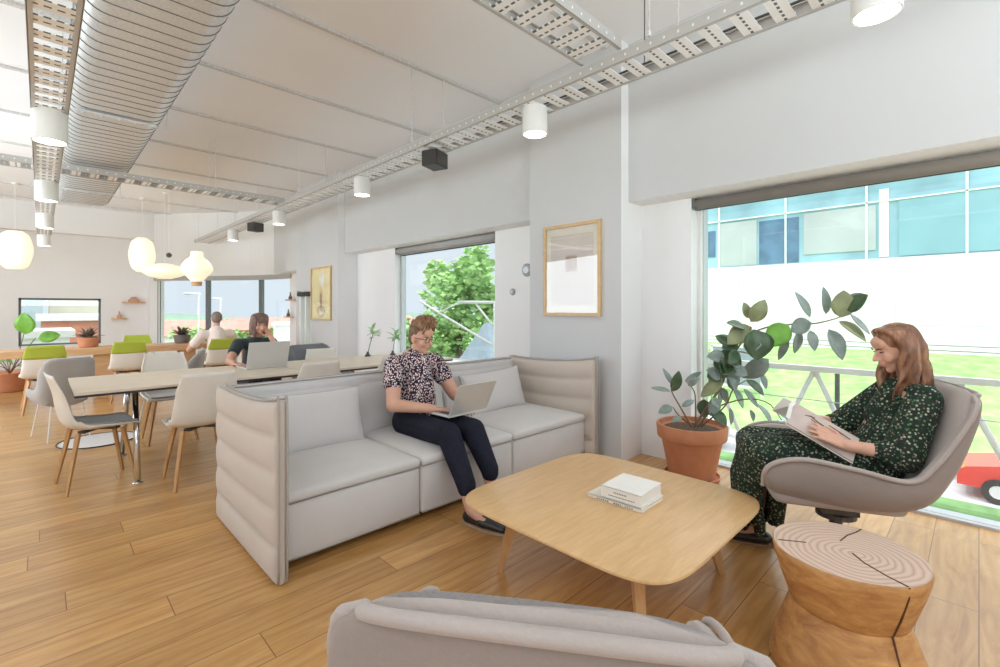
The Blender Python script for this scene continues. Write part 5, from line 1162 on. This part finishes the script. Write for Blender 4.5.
# far view through the bow window and the left window
BRICK = plain('brick_red', (.58, .25, .17), .9, 0, .12, 2); ROOFR = plain('roof_red', (.60, .30, .24), .85, 0, .12, 1); CREAMB = plain('render_cream', (.76, .70, .58), .8, 0, .05, 1); WB = plain('render_white', (.80, .80, .79), .8, 0, .04, 1)
def house(label, loc, rz, s, wm, rm, hip=1.6, wins=3, dup_=False):
    t = thing('house', label, 'building', loc, rz); W, D, H = s; obj('wall', bx(-W/2, W/2, -D/2, D/2, 0, H), wm, t)
    if hip > 0: bm = B(); rings_to(bm, [[V((x, -D/2-.3, H)), V((x, D/2+.3, H)), V((x, 0, H+hip))] for x in (-W/2-.3, W/2+.3)]); obj('roof', bm, rm, t)
    else: obj('roof', bx(-W/2-.15, W/2+.15, -D/2-.15, D/2+.15, H, H+.25), rm, t)
    for k in range(wins):
        x = -W/2+(k+.5)*W/wins; f = obj('window', bx(x-.5, x+.5, -D/2-.05, -D/2, H*.5-.3, H*.5+.9), WHITE, t); obj('pane', bx(x-.4, x+.4, -D/2-.07, -D/2-.045, H*.5-.2, H*.5+.8), BLUEG, f)
    return t
house('red brick house with a flat white roof in the left window', (1.15, 30, -6.2), 0, (2.3, 5, 7.0), BRICK, WB, 0, 2)
house('cream building behind the red brick house in the left window', (2.2, 46, -6.2), 0, (3.6, 6, 9.8), CREAMB, WB, 0, 5)
house('pale blue-grey building at the top left of the left window', (-2.4, 43, -6.2), 0, (5.0, 6, 9.2), plain('render_blue', (.48, .56, .62), .8), WB, 0, 4)
house('low white building below the brick house in the left window', (.0, 24.5, -6.2), 0, (1.5, 3, 6.5), WB, KERB, 0, 2)
for i, (x, y, l) in enumerate(((14.5, 74, 'red-roofed house behind the man in the pink shirt'), (27, 86, 'long red-roofed terrace in the left pane of the bow window'), (40, 78, 'red-roofed house in the middle of the bow window'), (58, 92, 'red-roofed house at the right of the bow window'))):
    house(l, (x, y, -6.2), .25*i-.2, (10, 6, 4.0), BRICK if i % 2 else WB, ROOFR, 1.9, 4)
house('white modern building in the right pane of the bow window', (19.0, 48, -6.2), -.4, (5, 5, 5.9), WB, WB, 0, 4)
for i, (x, y, h, r, lab) in enumerate(((8.2, 52, 5.0, 2.2, 'tree at the left edge of the bow window'), (13.2, 60, 5.2, 2.6, 'rounded tree below the red roofs in the left pane of the bow window'), (20.5, 66, 5.0, 2.6, 'tree in the middle pane of the bow window, behind the man in pink'), (9.8, 42, 4.2, 1.8, 'lower light green tree behind the counter plant in the bow window'), (12.3, 45.5, 4.4, 1.7, 'green tree just left of the man in the pink shirt'), (29, 70, 5.2, 2.6, 'tree in the right pane of the bow window, behind the laptop woman'), (3.05, 35, 7.2, 1.1, 'narrow green tree at the right edge of the left window'), (26, 58, 4.6, 2.2, 'low tree in the right pane of the bow window'), (38, 70, 5.2, 2.2, 'tree at the far right of the bow window'))):
    tree(lab, (x, y, -6.2), h, r, 900, FOL[i % 2], 50+i, True, .3, 'trees seen through the bow window' if i != 6 else None)
bm = B(); R = random.Random(3)
rings_to(bm, [[V((x, y, -7)) for x, y in ((a, 190+8*k), (a, 240))] + [V((a, 215+8*k, z))] for a, z, k in [(-120+12*i, -3.4+3.0*noise.noise(V((i*.35, 2, 0)))+1.5, 0) for i in range(32)]]); o = obj('distant_hill', bm, plain('hill_green', (.22, .33, .24), .95, 0, .3, .05)); o['kind'] = 'structure'
o = obj('hedge', box(B(), (15.9, 0, -3.55), (.6, 60, .36), bev=.1), FOL[2]); tag(o, 'low clipped hedge along the street, below the red car', 'hedge')
for l, x, y, h in (('white street lamp with a curved arm in the left pane of the bow window', 6.6, 32, 8.4), ('white street lamp in the middle pane of the bow window', 8.7, 36, 8.2)):
    t = thing('street_lamp', l, 'street lamp', (x, y, -6.2), 0, 'street lamps in the bow window'); bm = B(); tube(bm, spline([(0, 0, 0), (0, 0, h-.8), (.05, 0, h-.1), (-.35, 0, h)], 16), .05, 8); obj('lamp_post', bm, WHITE, t, True)
    bm = B(); ball(bm, (-.5, 0, h-.02), (.28, .12, .06)); obj('lamp_head', bm, FRAME, t, True)
